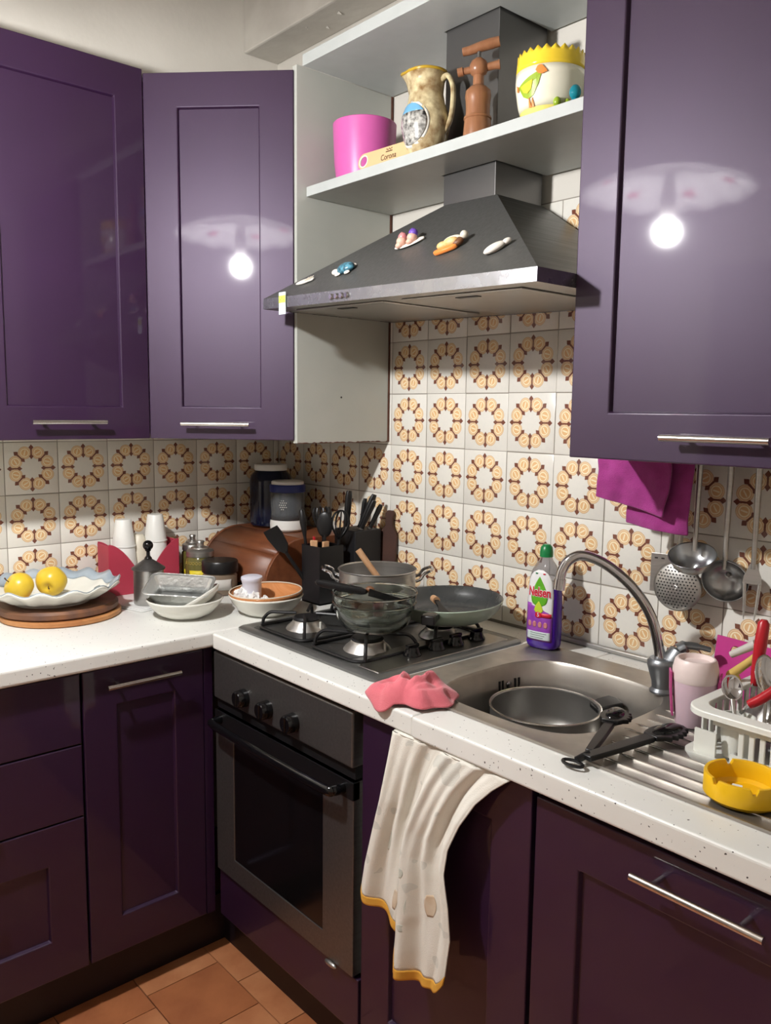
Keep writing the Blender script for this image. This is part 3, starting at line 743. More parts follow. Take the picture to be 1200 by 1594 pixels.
# stock pot on the rear left burner
t = thing('stock_pot', 'stainless steel two-handled pot on the rear of the hob', 'pot', (0.790, -0.216, HZ))
R = 0.103; H = 0.082
G().lathe([(0, 0), (R - 0.006, 0), (R, 0.006), (R, H - 0.002), (R + 0.004, H + 0.001), (R + 0.002, H + 0.003), (R - 0.002, H), (R - 0.002, 0.008), (R - 0.008, 0.004), (0, 0.004)], 56).obj('body', m_steel, t)
for s, a0 in ((-1, radians(48.7)), (1, radians(48.7))):
    M = RZ(a0)
    g = G(); w = 0.034
    g.tube(smoothpath([(s * (R - 0.001), -w, H - 0.026), (s * (R + 0.012), -w, H - 0.020), (s * (R + 0.022), -w * 0.95, H - 0.006), (s * (R + 0.040), -w * 0.7, H + 0.002), (s * (R + 0.045), 0, H + 0.003), (s * (R + 0.040), w * 0.7, H + 0.002), (s * (R + 0.022), w * 0.95, H - 0.006), (s * (R + 0.012), w, H - 0.020), (s * (R - 0.001), w, H - 0.026)], 4), 0.0042, 8, M=M)
    g.obj('handle', m_chrome, t)
t = thing('wooden_spoon', 'wooden spoon standing in the steel pot with its handle up', 'spoon', (0.833, -0.194, 0.958))
G().tube([(0, 0, 0.0), (-0.044, -0.040, 0.075), (-0.072, -0.066, 0.128)], [0.008, 0.0085, 0.009], 12).obj('handle', m_wood_spoon, t)
G().ell((0.012, 0.01, 0.006), (0.022, 0.018, 0.005)).obj('bowl', m_wood_spoon, t)

# nested glass bowls on the front right burner
gb = (1.035, -0.435)
def glassbowl(name, label, z, R, H, r0):
    t = thing(name, label, 'bowl', (gb[0], gb[1], z))
    pr = [(0, 0), (r0, 0), (r0 + 0.004, 0.003)]
    for k in range(1, 9):
        a = pi / 2 * k / 9; pr.append((r0 + (R - r0) * sin(a) ** 0.8, 0.003 + (H - 0.003) * (1 - cos(a))))
    pr += [(R, H - 0.004), (R + 0.003, H - 0.002), (R + 0.002, H + 0.001), (R - 0.002, H)]
    pin = [(max(0, r - 0.0028), z_ + 0.003) for r, z_ in pr[1:-3]][::-1]
    pin = [(r, min(z_, H - 0.001)) for r, z_ in pin]
    G().lathe(pr + pin + [(0, 0.004)], 56).obj('bowl', m_glass, t)
    return t
glassbowl('glass_bowl', 'clear glass mixing bowl sitting on the hob burner', HZ, 0.094, 0.072, 0.040)
glassbowl('glass_bowl', 'upper glass bowl nested in another one, holding a black knife', HZ + 0.020, 0.0965, 0.074, 0.040)
t = thing('kitchen_knife', 'black-handled knife lying across the glass bowls', 'knife', (1.02, -0.44, 1.040))
t.rotation_euler = (0, 0, radians(215))
G().loft([[(x, y * w, z0 + z * h) for y, z in ((-1, -1), (1, -1), (1, 1), (-1, 1))] for x, w, h, z0 in ((0.0, 0.007, 0.009, 0.0), (0.03, 0.008, 0.011, 0.003), (0.09, 0.009, 0.012, 0.010), (0.135, 0.008, 0.010, 0.017))]).obj('handle', m_black, t, sub=1)
G().prism([(0.0, -0.009), (0.0, 0.009), (-0.08, 0.006), (-0.105, -0.004), (-0.08, -0.008)], -0.001, 0.001, RY(-0.2) @ RX(pi / 2)).obj('blade', m_black_gloss, t)
G().ell((0.0, -0.011, 0.004), (0.011, 0.008, 0.008)).obj('collar', m_brown, t)

# frying pan on the rear right burner
t = thing('frying_pan', 'pale green ceramic frying pan with dark nonstick inside on the hob', 'pan', (1.048, -0.205, HZ), (radians(2), 0, 0))
R = 0.136
G().lathe([(0, 0), (0.092, 0), (0.112, 0.010), (0.128, 0.028), (R, 0.046), (R - 0.001, 0.0475)], 64).obj('body', m_pan_green, t)
G().lathe([(R - 0.001, 0.0475), (R - 0.004, 0.046), (0.124, 0.028), (0.108, 0.011), (0.09, 0.004), (0, 0.004)], 64).obj('nonstick_lining', m_nonstick, t)
hd = Vector((0.50, -0.86))
M = Matrix(((hd.x, -hd.y, 0, 0), (hd.y, hd.x, 0, 0), (0, 0, 1, 0), (0, 0, 0, 1)))
h = G(); h.loft([[(x, y * w, z + s * hh) for y, s in ((-1, -1), (1, -1), (1, 1), (-1, 1))] for x, w, hh, z in ((0.122, 0.012, 0.006, 0.034), (0.15, 0.014, 0.009, 0.040), (0.175, 0.016, 0.011, 0.042), (0.19, 0.016, 0.011, 0.040))], M=M)
h.obj('handle', m_black, t, bevel=0.003)
t = thing('wooden_spatula', 'dark spatula with a round wooden handle end resting in the frying pan', 'spatula', (1.03, -0.235, 0.992), (0, 0, radians(-25)))
G().tube([(-0.012, 0, 0.004), (0.012, 0.0, 0.003)], [0.0085, 0.0095], 12).obj('handle_end', m_wood_spoon, t)
G().loft([[(x, y * w, z + s * 0.003) for y, s in ((-1, -1), (1, -1), (1, 1), (-1, 1))] for x, w, z in ((0.012, 0.006, 0.003), (0.04, 0.006, -0.006), (0.075, 0.018, -0.020), (0.10, 0.02, -0.026))]).obj('blade', m_black, t, bevel=0.001)

# ================================================================ SINK
sx0, sx1, sy0, sy1 = 1.218, 2.10, -0.570, -0.078
bc = (1.470, -0.338); ba, bb = 0.186, 0.188
sink = thing('kitchen_sink', 'stainless steel inset sink with a ribbed drainboard', 'sink', (0, 0, 0.9))
N = 96
def sup(a, ra, rb, e=3.4):
    c, s = cos(a), sin(a)
    k = (abs(c) ** e + abs(s) ** e) ** (-1 / e)
    return (bc[0] + ra * k * c, bc[1] + rb * k * s)
hole = [sup(2 * pi * i / N, ba, bb) for i in range(N)]
lip = [sup(2 * pi * i / N, ba + 0.012, bb + 0.012) for i in range(N)]
outer = []
for i in range(N):
    a = 2 * pi * i / N; c, s = cos(a), sin(a)
    tt = min(((sx1 if c > 0 else sx0) - bc[0]) / c if abs(c) > 1e-6 else 9, ((sy1 if s > 0 else sy0) - bc[1]) / s if abs(s) > 1e-6 else 9)
    outer.append((bc[0] + c * tt, bc[1] + s * tt))
# snap the nearest samples to the rectangle's corners
for cx, cy in ((sx0, sy0), (sx1, sy0), (sx1, sy1), (sx0, sy1)):
    k = min(range(N), key=lambda i: (outer[i][0] - cx) ** 2 + (outer[i][1] - cy) ** 2); outer[k] = (cx, cy)
def inset(p, d): return (min(max(p[0], sx0 + d), sx1 - d), min(max(p[1], sy0 + d), sy1 - d))
rings = [ring(outer, 0.0005), [(*p, 0.0045) for p in [inset(q, 0.001) for q in outer]], [(*p, 0.0045) for p in [inset(q, 0.006) for q in outer]], [(*p, 0.002) for p in [inset(q, 0.011) for q in outer]], [(*p, 0.002) for p in lip], [(*p, 0.0005) for p in hole]]
G().loft(rings, cap=False).obj('deck', m_steel_sink, sink, smooth=35)
br = []
for d, z in ((0, 0.0005), (0.004, -0.006), (0.009, -0.06), (0.013, -0.105), (0.020, -0.126), (0.036, -0.137), (0.09, -0.141), (0.15, -0.143)):
    br.append([(*sup(2 * pi * i / N, ba - d, bb - d, 3.4 - d * 6), z) for i in range(N)])
G().loft(br, cap=False).add(br[-1], [tuple(range(N))]).obj('bowl', m_steel_sink, sink, smooth=50)
G().lathe([(0, 0.002), (0.03, 0.002), (0.042, 0.003), (0.044, 0)], 32, TR(bc[0], bc[1], -0.1425)).obj('drain', m_chrome, sink)
# overflow slots in the bowl's far wall
for k, dy in enumerate((-0.028, -0.018, 0.018, 0.028)):
    yw = -0.262 + dy; xw = bc[0] - (ba - 0.0078) * (1 - (abs(yw - bc[1]) / (bb - 0.0078)) ** 3.35) ** (1 / 3.35)
    G().bx(xw - 0.002, xw + 0.0012, yw - 0.0025, yw + 0.0025, -0.058, -0.034).obj('overflow_slot', m_dark, sink, smooth=0)
G().lathe([(0, 0.001), (0.006, 0.001), (0.008, 0)], 16, TR(bc[0] - ba + 0.0118, -0.262, -0.046) @ RY(pi / 2)).obj('overflow_screw', m_chrome, sink)
for k in range(10):
    y = -0.532 + 0.0345 * k
    xs = 1.715 if k < 2 else (1.69 if k < 4 else 1.672)
    if k > 8: xs = 1.74
    G().tube([(xs, y, 0.0005), (xs + 0.01, y, 0.0022), (2.06, y, 0.0022), (2.07, y, 0.0005)], 0.0017, 8).obj('rib', m_alum, sink)
# mixer tap
tap = thing('mixer_tap', 'chrome gooseneck mixer tap at the back of the sink', 'tap', (1.612, -0.168, 0.902))
G().lathe([(0, 0), (0.024, 0), (0.0245, 0.004), (0.020, 0.010), (0.021, 0.022), (0.031, 0.056), (0.031, 0.064), (0.026, 0.070), (0, 0.071)], 32).obj('tap_body', m_tapgrey, tap)
G().tube([(0.006, 0.006, 0.04), (0.018, 0.016, 0.066), (0.024, 0.022, 0.086)], [0.023, 0.026, 0.021], 20).obj('cartridge', m_tapgrey, tap)
G().tube(smoothpath([(0.020, 0.018, 0.090), (0.032, 0.028, 0.098), (0.052, 0.044, 0.096), (0.068, 0.056, 0.092)], 5), [0.017] * 5 + [0.012] * 5 + [0.009] * 6, 12, flat=0.6).obj('lever', m_tapgrey, tap)
sp = [(-0.004, 0.002, 0.045), (-0.008, 0.000, 0.075), (-0.024, -0.012, 0.150), (-0.053, -0.038, 0.209), (-0.092, -0.072, 0.253), (-0.127, -0.102, 0.271), (-0.147, -0.120, 0.262), (-0.158, -0.129, 0.240), (-0.161, -0.132, 0.219)]
pts = smoothpath(sp, 6)
G().tube(pts, [0.0185 - 0.008 * min(1, i / 7) for i in range(len(pts))], 16).obj('spout', m_chrome, tap)
G().tube([(-0.1605, -0.1315, 0.222), (-0.162, -0.133, 0.200)], 0.0125, 16).obj('aerator', m_chrome, tap)

# saucepan lying in the bowl
t = thing('saute_pan', 'steel pan with a short black handle standing in the sink bowl', 'pan', (1.422, -0.296, 0.7602))
R = 0.1135; H = 0.089
G().lathe([(0, 0), (R - 0.012, 0), (R - 0.003, 0.008), (R, 0.03), (R, H - 0.002), (R + 0.003, H), (R + 0.001, H + 0.002), (R - 0.003, H - 0.001), (R - 0.003, 0.03), (R - 0.008, 0.010), (R - 0.016, 0.004), (0, 0.004)], 56).obj('body', mat('pan_steel', (156, 154, 150), 0.36, metal=0.85, rvar=0.06, var=(140, 138, 135), vscale=8), t)
G().tube([((R + 0.001) * cos(2 * pi * k / 56), (R + 0.001) * sin(2 * pi * k / 56), H + 0.001) for k in range(56)], 0.0022, 8, closed=True).obj('rolled_rim', m_alum, t)
hd = Vector((0.55, 0.84)).normalized()
M = Matrix(((hd.x, -hd.y, 0, 0), (hd.y, hd.x, 0, 0), (0, 0, 1, 0), (0, 0, 0, 1)))
G().loft([[(x, y * w, z + s * hh) for y, s in ((-1, -1), (1, -1), (1, 1), (-1, 1))] for x, w, hh, z in ((0.106, 0.022, 0.005, H - 0.010), (0.125, 0.026, 0.007, H - 0.004), (0.150, 0.028, 0.008, H + 0.000), (0.162, 0.022, 0.007, H + 0.001))], M=M).obj('handle', m_black, t, bevel=0.003)
gg = G(); rr = random.Random(5)
for i in range(16):
    x, y = 0.01 + rr.uniform(-.02, .02), -0.03 + rr.uniform(-.025, .025)
    gg.ell((x, y, 0.005), (rr.uniform(.001, .003), rr.uniform(.001, .003), 0.0012), 8, 4)
gg.obj('foam_drops', m_white_ceramic, t)

# tongs
t = thing('serving_tongs', 'black spaghetti tongs with toothed heads lying open on the sink edge', 'tongs', (1.722, -0.585, 0.9055))
def arm(name, p0, p1, z0, z1, wd=0.012):
    a = Vector((p0[0], p0[1], 0)); b = Vector((p1[0], p1[1], 0)); L = (b - a).length
    an = atan2(b.y - a.y, b.x - a.x)
    M = TR(a.x, a.y, 0) @ RZ(an)
    g = G(); g.loft([[(x, y * w, z + s * 0.0045) for y, s in ((-1, -1), (1, -1), (1, 1), (-1, 1))] for x, w, z in ((0, wd * 0.8, z0), (L * 0.3, wd, lerp(z0, z1, 0.3)), (L * 0.62, wd, lerp(z0, z1, 0.62)), (L * 0.66, wd * 0.75, lerp(z0, z1, 0.66)))], M=M)
    ar = g.obj('arm', m_black, t, bevel=0.002)
    # toothed spoon head
    hl = L * 0.36
    out = []
    for k in range(13):
        u = k / 12; out.append((L * 0.64 + hl * u, 0.022 * sin(pi * min(1, 0.12 + u * 0.88)) ** 0.6 + 0.002))
    for k in range(12, -1, -1):
        u = k / 12
        tooth = 0.007 if k % 2 else 0.0
        out.append((L * 0.64 + hl * u, -(0.022 * sin(pi * min(1, 0.12 + u * 0.88)) ** 0.6 + 0.002) - tooth * (0.15 < u < 0.95)))
    h = G(); h.prism(out, z1 - 0.004, z1 + 0.004, M)
    h.obj('toothed_head', m_black, ar, bevel=0.0015)
    s = G(); s.ell((L * 0.83, 0, z1 + 0.004), (hl * 0.42, 0.016, 0.008), 16, 8, M=M); s.obj('head_bowl', m_black_gloss, ar)
    return M, L
arm('a', (0, 0.004), (0.038, 0.232), 0.010, 0.014)
arm('b', (-0.012, 0.03), (-0.070, 0.205), 0.008, 0.020, 0.009)
g = G(); g.tube([(0.018 * cos(k * pi / 8) - 0.012, 0.010 * sin(k * pi / 8) - 0.014, 0.002) for k in range(16)], 0.0028, 8, closed=True)
g.tube([(-0.012, -0.004, 0.004), (-0.004, 0.018, 0.012)], 0.006, 10)
g.obj('hinge_ring', m_black, t)

# detergent bottle
bt = thing('detergent_bottle', 'violet dish soap bottle with a green cap by the tiled wall behind the sink', 'bottle', (1.262, -0.100, 0.9042), (0, 0, radians(8)))
prof = [(0.0, 0.82), (0.004, 0.95), (0.012, 1.0), (0.05, 1.02), (0.10, 1.0), (0.14, 0.97), (0.165, 0.90), (0.185, 0.74), (0.20, 0.52), (0.21, 0.36), (0.215, 0.32)]
def bsec(z, t_):
    k = interp(z, prof); e = 2.8
    c, s = cos(t_), sin(t_)
    q = (abs(c) ** e + abs(s) ** e) ** (-1 / e)
    neck = max(0, min(1, (z - 0.15) / 0.06))
    return (0.041 * k * q * c * (1 - 0.0 * neck), lerp(0.027, 0.036, neck) * k * q * s)
def bring(z, n=40, grow=0.0):
    return [(*[p * (1 + grow) for p in bsec(z, 2 * pi * i / n)], z) for i in range(n)]
zs = [0, 0.004, 0.012, 0.03, 0.05, 0.075, 0.10, 0.125, 0.148]
G().loft([bring(z) for z in zs]).obj('liquid', m_nels_purple, bt)
G().loft([bring(z) for z in (0.1485, 0.165, 0.175, 0.185, 0.193, 0.20, 0.206, 0.21, 0.215, 0.222)], cap=False).obj('clear_shoulder', m_nels_clear, bt, solid=0.0012, soff=-1)
G().lathe([(0, 0.246), (0.008, 0.246), (0.0135, 0.240), (0.0155, 0.228), (0.0155, 0.217), (0, 0.217)], 24).obj('cap', m_cap, bt)
def front(x, z, d):
    """point on the front (-y) of the bottle"""
    k = interp(z, prof); e = 2.8
    xr = min(0.999, abs(x) / (0.041 * k))
    neck = max(0, min(1, (z - 0.15) / 0.06))
    y = -lerp(0.027, 0.036, neck) * k * (1 - xr ** e) ** (1 / e)
    return (x, y - d, z)
def patch(name, mt, poly, d, parent, nx=14, nz=14):
    """grid patch bounded by x-limits per height; poly: list of (z, x0, x1)"""
    g = G()
    def fn(u, v):
        z = lerp(poly[0][0], poly[-1][0], v)
        x0 = interp(z, [(p[0], p[1]) for p in poly]); x1 = interp(z, [(p[0], p[2]) for p in poly])
        return front(lerp(x0, x1, u), z, d)
    g.grid(fn, nx, nz)
    return g.obj(name, mt, parent, smooth=60, solid=0.0003)
lab = patch('label', m_nels_white, [(0.02, -0.033, 0.033), (0.13, -0.034, 0.034), (0.16, -0.031, 0.031), (0.172, -0.026, 0.026), (0.182, -0.018, 0.018), (0.188, -0.006, 0.006)], 0.0006, bt, 16, 26)
patch('violet_field', m_nels_lab, [(0.0195, -0.0332, 0.0332), (0.085, -0.0338, 0.0338), (0.10, -0.034, 0.0), (0.108, -0.034, -0.022)], 0.0012, lab, 12, 10)
patch('info_box', m_nels_pale, [(0.023, -0.030, 0.030), (0.042, -0.030, 0.030)], 0.0018, lab)
for k in range(3): patch('info_line', m_leafgrey, [(0.0375 - 0.0052 * k, -0.02, 0.022 - 0.004 * k), (0.0388 - 0.0052 * k, -0.02, 0.022 - 0.004 * k)], 0.0023, lab, 6, 2)
for k in range(4): patch('symbol', m_rose, [(0.052, -0.026 + 0.014 * k, -0.020 + 0.014 * k), (0.056, -0.028 + 0.014 * k, -0.018 + 0.014 * k), (0.062, -0.028 + 0.014 * k, -0.018 + 0.014 * k), (0.066, -0.025 + 0.014 * k, -0.021 + 0.014 * k)], 0.0018, lab, 5, 6)
patch('drop', m_nels_green, [(0.103, -0.008, 0.008), (0.109, -0.019, 0.019), (0.122, -0.022, 0.022), (0.142, -0.017, 0.017), (0.158, -0.009, 0.009), (0.172, -0.001, 0.001)], 0.0012, lab, 10, 16)
patch('small_drop', m_nels_lime, [(0.086, -0.006, 0.006), (0.092, -0.012, 0.012), (0.102, -0.009, 0.009), (0.114, -0.001, 0.001)], 0.0018, lab, 8, 10)
patch('red_ribbon', m_nels_red, [(0.077, 0.004, 0.032), (0.087, 0.004, 0.032)], 0.002, lab, 6, 3)
patch('red_disc', m_nels_red, [(0.075, -0.004, 0.004), (0.078, -0.008, 0.008), (0.086, -0.008, 0.008), (0.089, -0.004, 0.004)], 0.0022, lab, 6, 6)
patch('flag', m_nels_red, [(0.178, 0.008, 0.014), (0.181, 0.008, 0.014)], 0.0018, lab, 3, 2)
patch('flag', m_cap, [(0.178, -0.012, -0.006), (0.181, -0.012, -0.006)], 0.0018, lab, 3, 2)
def bent_text(name, body, size, mt, xs_, z, d, bold=0.0):
    o = text_mesh(name, body, size, mt, lab, Matrix.Identity(4), 0.0003, xs_, bold)
    for vv in o.data.vertices:
        x, yy, zz = vv.co
        p = front(x, z + yy, d + zz); vv.co = p
    return o
bent_text('lettering_outline', 'Nelsen', 0.030, m_nels_white, 0.68, 0.1355, 0.0016, 0.0020)
bent_text('brand_lettering', 'Nelsen', 0.030, m_nels_red, 0.68, 0.1355, 0.0026, 0.0007)
bent_text('numeral', '5', 0.013, m_nels_white, 1.0, 0.082, 0.0028)

# ================================================================ RIGHT END OF THE SINK
t = thing('travel_cup', 'frosted pink cup with a pale lid and a pink strap beside the tap', 'cup', (1.742, -0.285, 0.9045))
G().lathe([(0, 0), (0.030, 0), (0.0315, 0.003), (0.038, 0.078), (0.038, 0.084)], 40).obj('cup_body', m_pinkcup, t)
G().lathe([(0.0385, 0.081), (0.0395, 0.085), (0.0395, 0.102), (0.036, 0.117), (0.033, 0.121), (0.030, 0.121), (0.027, 0.113), (0, 0.110)], 40).obj('lid', m_cuplid, t)
for a in (radians(215), radians(20)):
    G().loft([[(r, y * w, z) for r, y in ((r0, -1), (r0 + 0.003, -1), (r0 + 0.003, 1), (r0, 1))] for r0, w, z in ((0.035, 0.012, 0.015), (0.0395, 0.013, 0.06), (0.0410, 0.013, 0.096))], M=RZ(a)).obj('strap', m_pink, t)

# dish rack
rk = thing('dish_rack', 'white plastic dish rack with slotted sides on the drainboard', 'dish rack', (1.806, -0.430, 0.9035))
RW, RD, RH = 0.30, 0.31, 0.086
G().loft([ring(rrect(0, RW, 0, RD, 0.02), 0.0), ring(rrect(-0.006, RW + 0.006, -0.006, RD + 0.006, 0.024), 0.010), ring(rrect(-0.006, RW + 0.006, -0.006, RD + 0.006, 0.024), 0.014), ring(rrect(0.006, RW - 0.006, 0.006, RD - 0.006, 0.018), 0.012), ring(rrect(0.008, RW - 0.008, 0.008, RD - 0.008, 0.018), 0.004)], cap=True).obj('drip_tray', m_rack, rk)
a0 = rrect(0.004, RW - 0.004, 0.012, RD - 0.012, 0.03)
o1 = rrect(-0.008, RW + 0.008, -0.004, RD + 0.004, 0.04); o2 = rrect(0.016, RW - 0.016, 0.02, RD - 0.02, 0.03)
G().loft([ring(o1, RH - 0.010), ring(o1, RH), ring(o2, RH + 0.002), ring(o2, RH - 0.006)], cap=False).obj('rim', m_rack, rk, bevel=0.002)
for k in range(13):                                   # front and back slats
    x = 0.086 + 0.0165 * k
    for y in (0.010, RD - 0.014):
        G().bx(x - 0.0042, x + 0.0042, y, y + 0.004, 0.008, RH - 0.004).obj('slat', m_rack, rk, smooth=0, bevel=0.0012)
for y in (0.0095, RD - 0.0145):
    G().bx(0.07, RW - 0.01, y, y + 0.0045, 0.006, 0.024).obj('side_wall', m_rack, rk, smooth=0)
    G().bx(0.04, RW - 0.01, y, y + 0.0045, 0.064, RH - 0.003).obj('side_wall', m_rack, rk, smooth=0)
    G().bx(0.010, 0.046, y, y + 0.0045, 0.006, 0.05).obj('side_wall', m_rack, rk, smooth=0)
for k in range(10):                                   # end slats
    y = 0.045 + 0.0245 * k
    for x in (0.006, RW - 0.010):
        G().bx(x, x + 0.004, y - 0.007, y + 0.007, 0.008, RH - 0.004).obj('slat', m_rack, rk, smooth=0, bevel=0.0012)
# cutlery cup in the near corner
G().lathe([(0, 0.010), (0.021, 0.010), (0.026, 0.06), (0.0265, 0.075), (0.024, 0.075), (0.019, 0.013), (0, 0.013)], 24, TR(0.062, 0.048, 0)).obj('cutlery_cup', m_rack, rk)
# bowl of steel
rx, ry, rz = 1.806, -0.430, 0.9035
t = thing('steel_bowl', 'grey metal bowl turned over in the dish rack', 'bowl', (rx + 0.092, ry + 0.145, rz + 0.026), (radians(-8), radians(10), 0))
G().lathe([(0.066, 0.0), (0.068, 0.002), (0.062, 0.03), (0.046, 0.058), (0.03, 0.064), (0, 0.065)], 40).obj('bowl', m_steel, t, solid=0.0015)
def spoon(name, label, loc, rot, head=(0.021, 0.030), hl=0.14, mh=m_steel, mhd=m_chrome, deep=0.008, group=None):
    t = thing(name, label, 'spoon', loc, rot, group)
    g = G()
    def fn(u, v):
        a = 2 * pi * u; r = v
        return (head[0] * r * cos(a), head[1] * r * sin(a), -deep * (1 - r * r))
    g.grid(fn, 28, 8, closeu=True)
    g.obj('spoon_bowl', mhd, t, solid=0.0012)
    G().tube([(0, -head[1] + 0.002, 0), (0, -head[1] - 0.02, 0.003), (0, -head[1] - hl, 0.0)], [0.0035, 0.003, 0.0055], 10, flat=0.5).obj('handle', mh, t)
    return t
spoon('serving_spoon', 'small steel spoon standing bowl-up at the corner of the dish rack', (rx + 0.040, ry + 0.068, rz + 0.112), (radians(62), 0, radians(40)), (0.0165, 0.021), 0.10)
spoon('serving_spoon', 'large steel spoon leaning in the dish rack behind the red handle', (rx + 0.068, ry + 0.125, rz + 0.130), (radians(60), radians(25), radians(60)), (0.023, 0.034), 0.12)
t = thing('red_peeler', 'red plastic handled utensil lying over the rack rim', 'utensil', (rx + 0.092, ry + 0.068, rz + 0.115), (0, radians(-38), radians(14)))
G().tube(smoothpath([(-0.03, 0, -0.004), (-0.005, 0, -0.004), (0.03, 0, 0.002), (0.07, 0, 0.014)], 4), [0.007, 0.0075, 0.008, 0.008, 0.008, 0.008, 0.0075, 0.0075, 0.0075, 0.007, 0.007, 0.006, 0.005], 12).obj('handle', m_red_plastic, t)
G().tube([(-0.03, 0, -0.004), (-0.05, 0, -0.01)], 0.003, 8).obj('shaft', m_chrome, t)
t = thing('red_knife', 'upright knife with a glossy red handle in the dish rack', 'knife', (rx + 0.039, ry + 0.150, rz + 0.098), (radians(-4), radians(3), 0))
G().tube([(0, 0, 0.0), (0, 0, 0.02), (0, 0, 0.07), (0, 0, 0.108), (0, 0, 0.114)], [0.006, 0.0085, 0.0105, 0.0095, 0.005], 14).obj('handle', m_red_plastic, t)
G().bx(-0.0007, 0.0007, -0.009, 0.009, -0.07, 0.004).obj('blade', m_chrome, t, smooth=0)
t = thing('chopping_mat', 'small magenta plastic board with a hole leaning behind the rack', 'board', (1.672, -0.090, 0.9045), (radians(-4), radians(3), radians(2)))
g = G()
N_ = 28
out = rrect(0, 0.16, 0, 0.125, 0.008, 6); hl_ = [(0.040 + 0.010 * cos(2 * pi * k / N_), 0.092 + 0.010 * sin(2 * pi * k / N_)) for k in range(N_)]
# four quads strips around the hole: outer samples matched by angle
ctr = (0.040, 0.092)
def hit(a):
    c, s = cos(a), sin(a); L_ = []
    if c > 1e-6: L_.append((0.13 - ctr[0]) / c)
    if c < -1e-6: L_.append((0 - ctr[0]) / c)
    if s > 1e-6: L_.append((0.115 - ctr[1]) / s)
    if s < -1e-6: L_.append((0 - ctr[1]) / s)
    d = min(L_); return (ctr[0] + c * d, ctr[1] + s * d)
oo = [hit(2 * pi * k / N_) for k in range(N_)]
for cx, cy in ((0, 0), (0.13, 0), (0.13, 0.115), (0, 0.115)):
    k = min(range(N_), key=lambda i: (oo[i][0] - cx) ** 2 + (oo[i][1] - cy) ** 2); oo[k] = (cx, cy)
g.loft([[(x, 0, z) for x, z in oo], [(x, 0, z) for x, z in hl_], [(x, 0.004, z) for x, z in hl_], [(x, 0.004, z) for x, z in oo], [(x, 0, z) for x, z in oo]], cap=False)
g.obj('board', m_magenta, t, smooth=0)
t = thing('brush_handle', 'yellow wooden brush handle poking out of the dish rack', 'brush', (rx - 0.006, ry + 0.180, rz + 0.104), (0, radians(-34), radians(4)))
G().tube([(-0.01, 0, 0), (0.02, 0, 0.006), (0.05, 0, 0.012)], [0.008, 0.007, 0.007], 12).obj('handle', m_sponge, t)
G().tube([(0.0, 0.012, 0.030), (0.05, 0.012, 0.030)], [0.006, 0.008], 12).obj('ferrule', m_grey_label, t)
G().ell((-0.012, 0, -0.008), (0.012, 0.009, 0.016)).obj('tip', m_sponge, t)

# ashtray
t = thing('ashtray', 'round yellow plastic ashtray with notches near the sink front', 'ashtray', (1.936, -0.500, 0.9045))
R = 0.0545
def notch(a, r, z):
    if z > 0.030:
        for c in (radians(20), radians(-50), radians(140), radians(250)):
            if abs((a - c + pi) % (2 * pi) - pi) < 0.075: return (r, z - 0.008)
    return (r, z)
G().lathe([(0, 0), (R - 0.006, 0), (R, 0.006), (R, 0.034), (R - 0.001, 0.036), (R - 0.005, 0.036), (R - 0.006, 0.034), (R - 0.008, 0.010), (R - 0.014, 0.005), (0, 0.005)], 84, None, notch).obj('dish', m_yellow, t, smooth=30)
G().ell((-0.012, 0.005, 0.008), (0.012, 0.008, 0.004), 12, 6).obj('ash', m_ash, t)
G().tube([(-0.016, 0.0, 0.012), (-0.004, 0.006, 0.011)], 0.0036, 10).obj('cigarette_end', m_tissue, t)

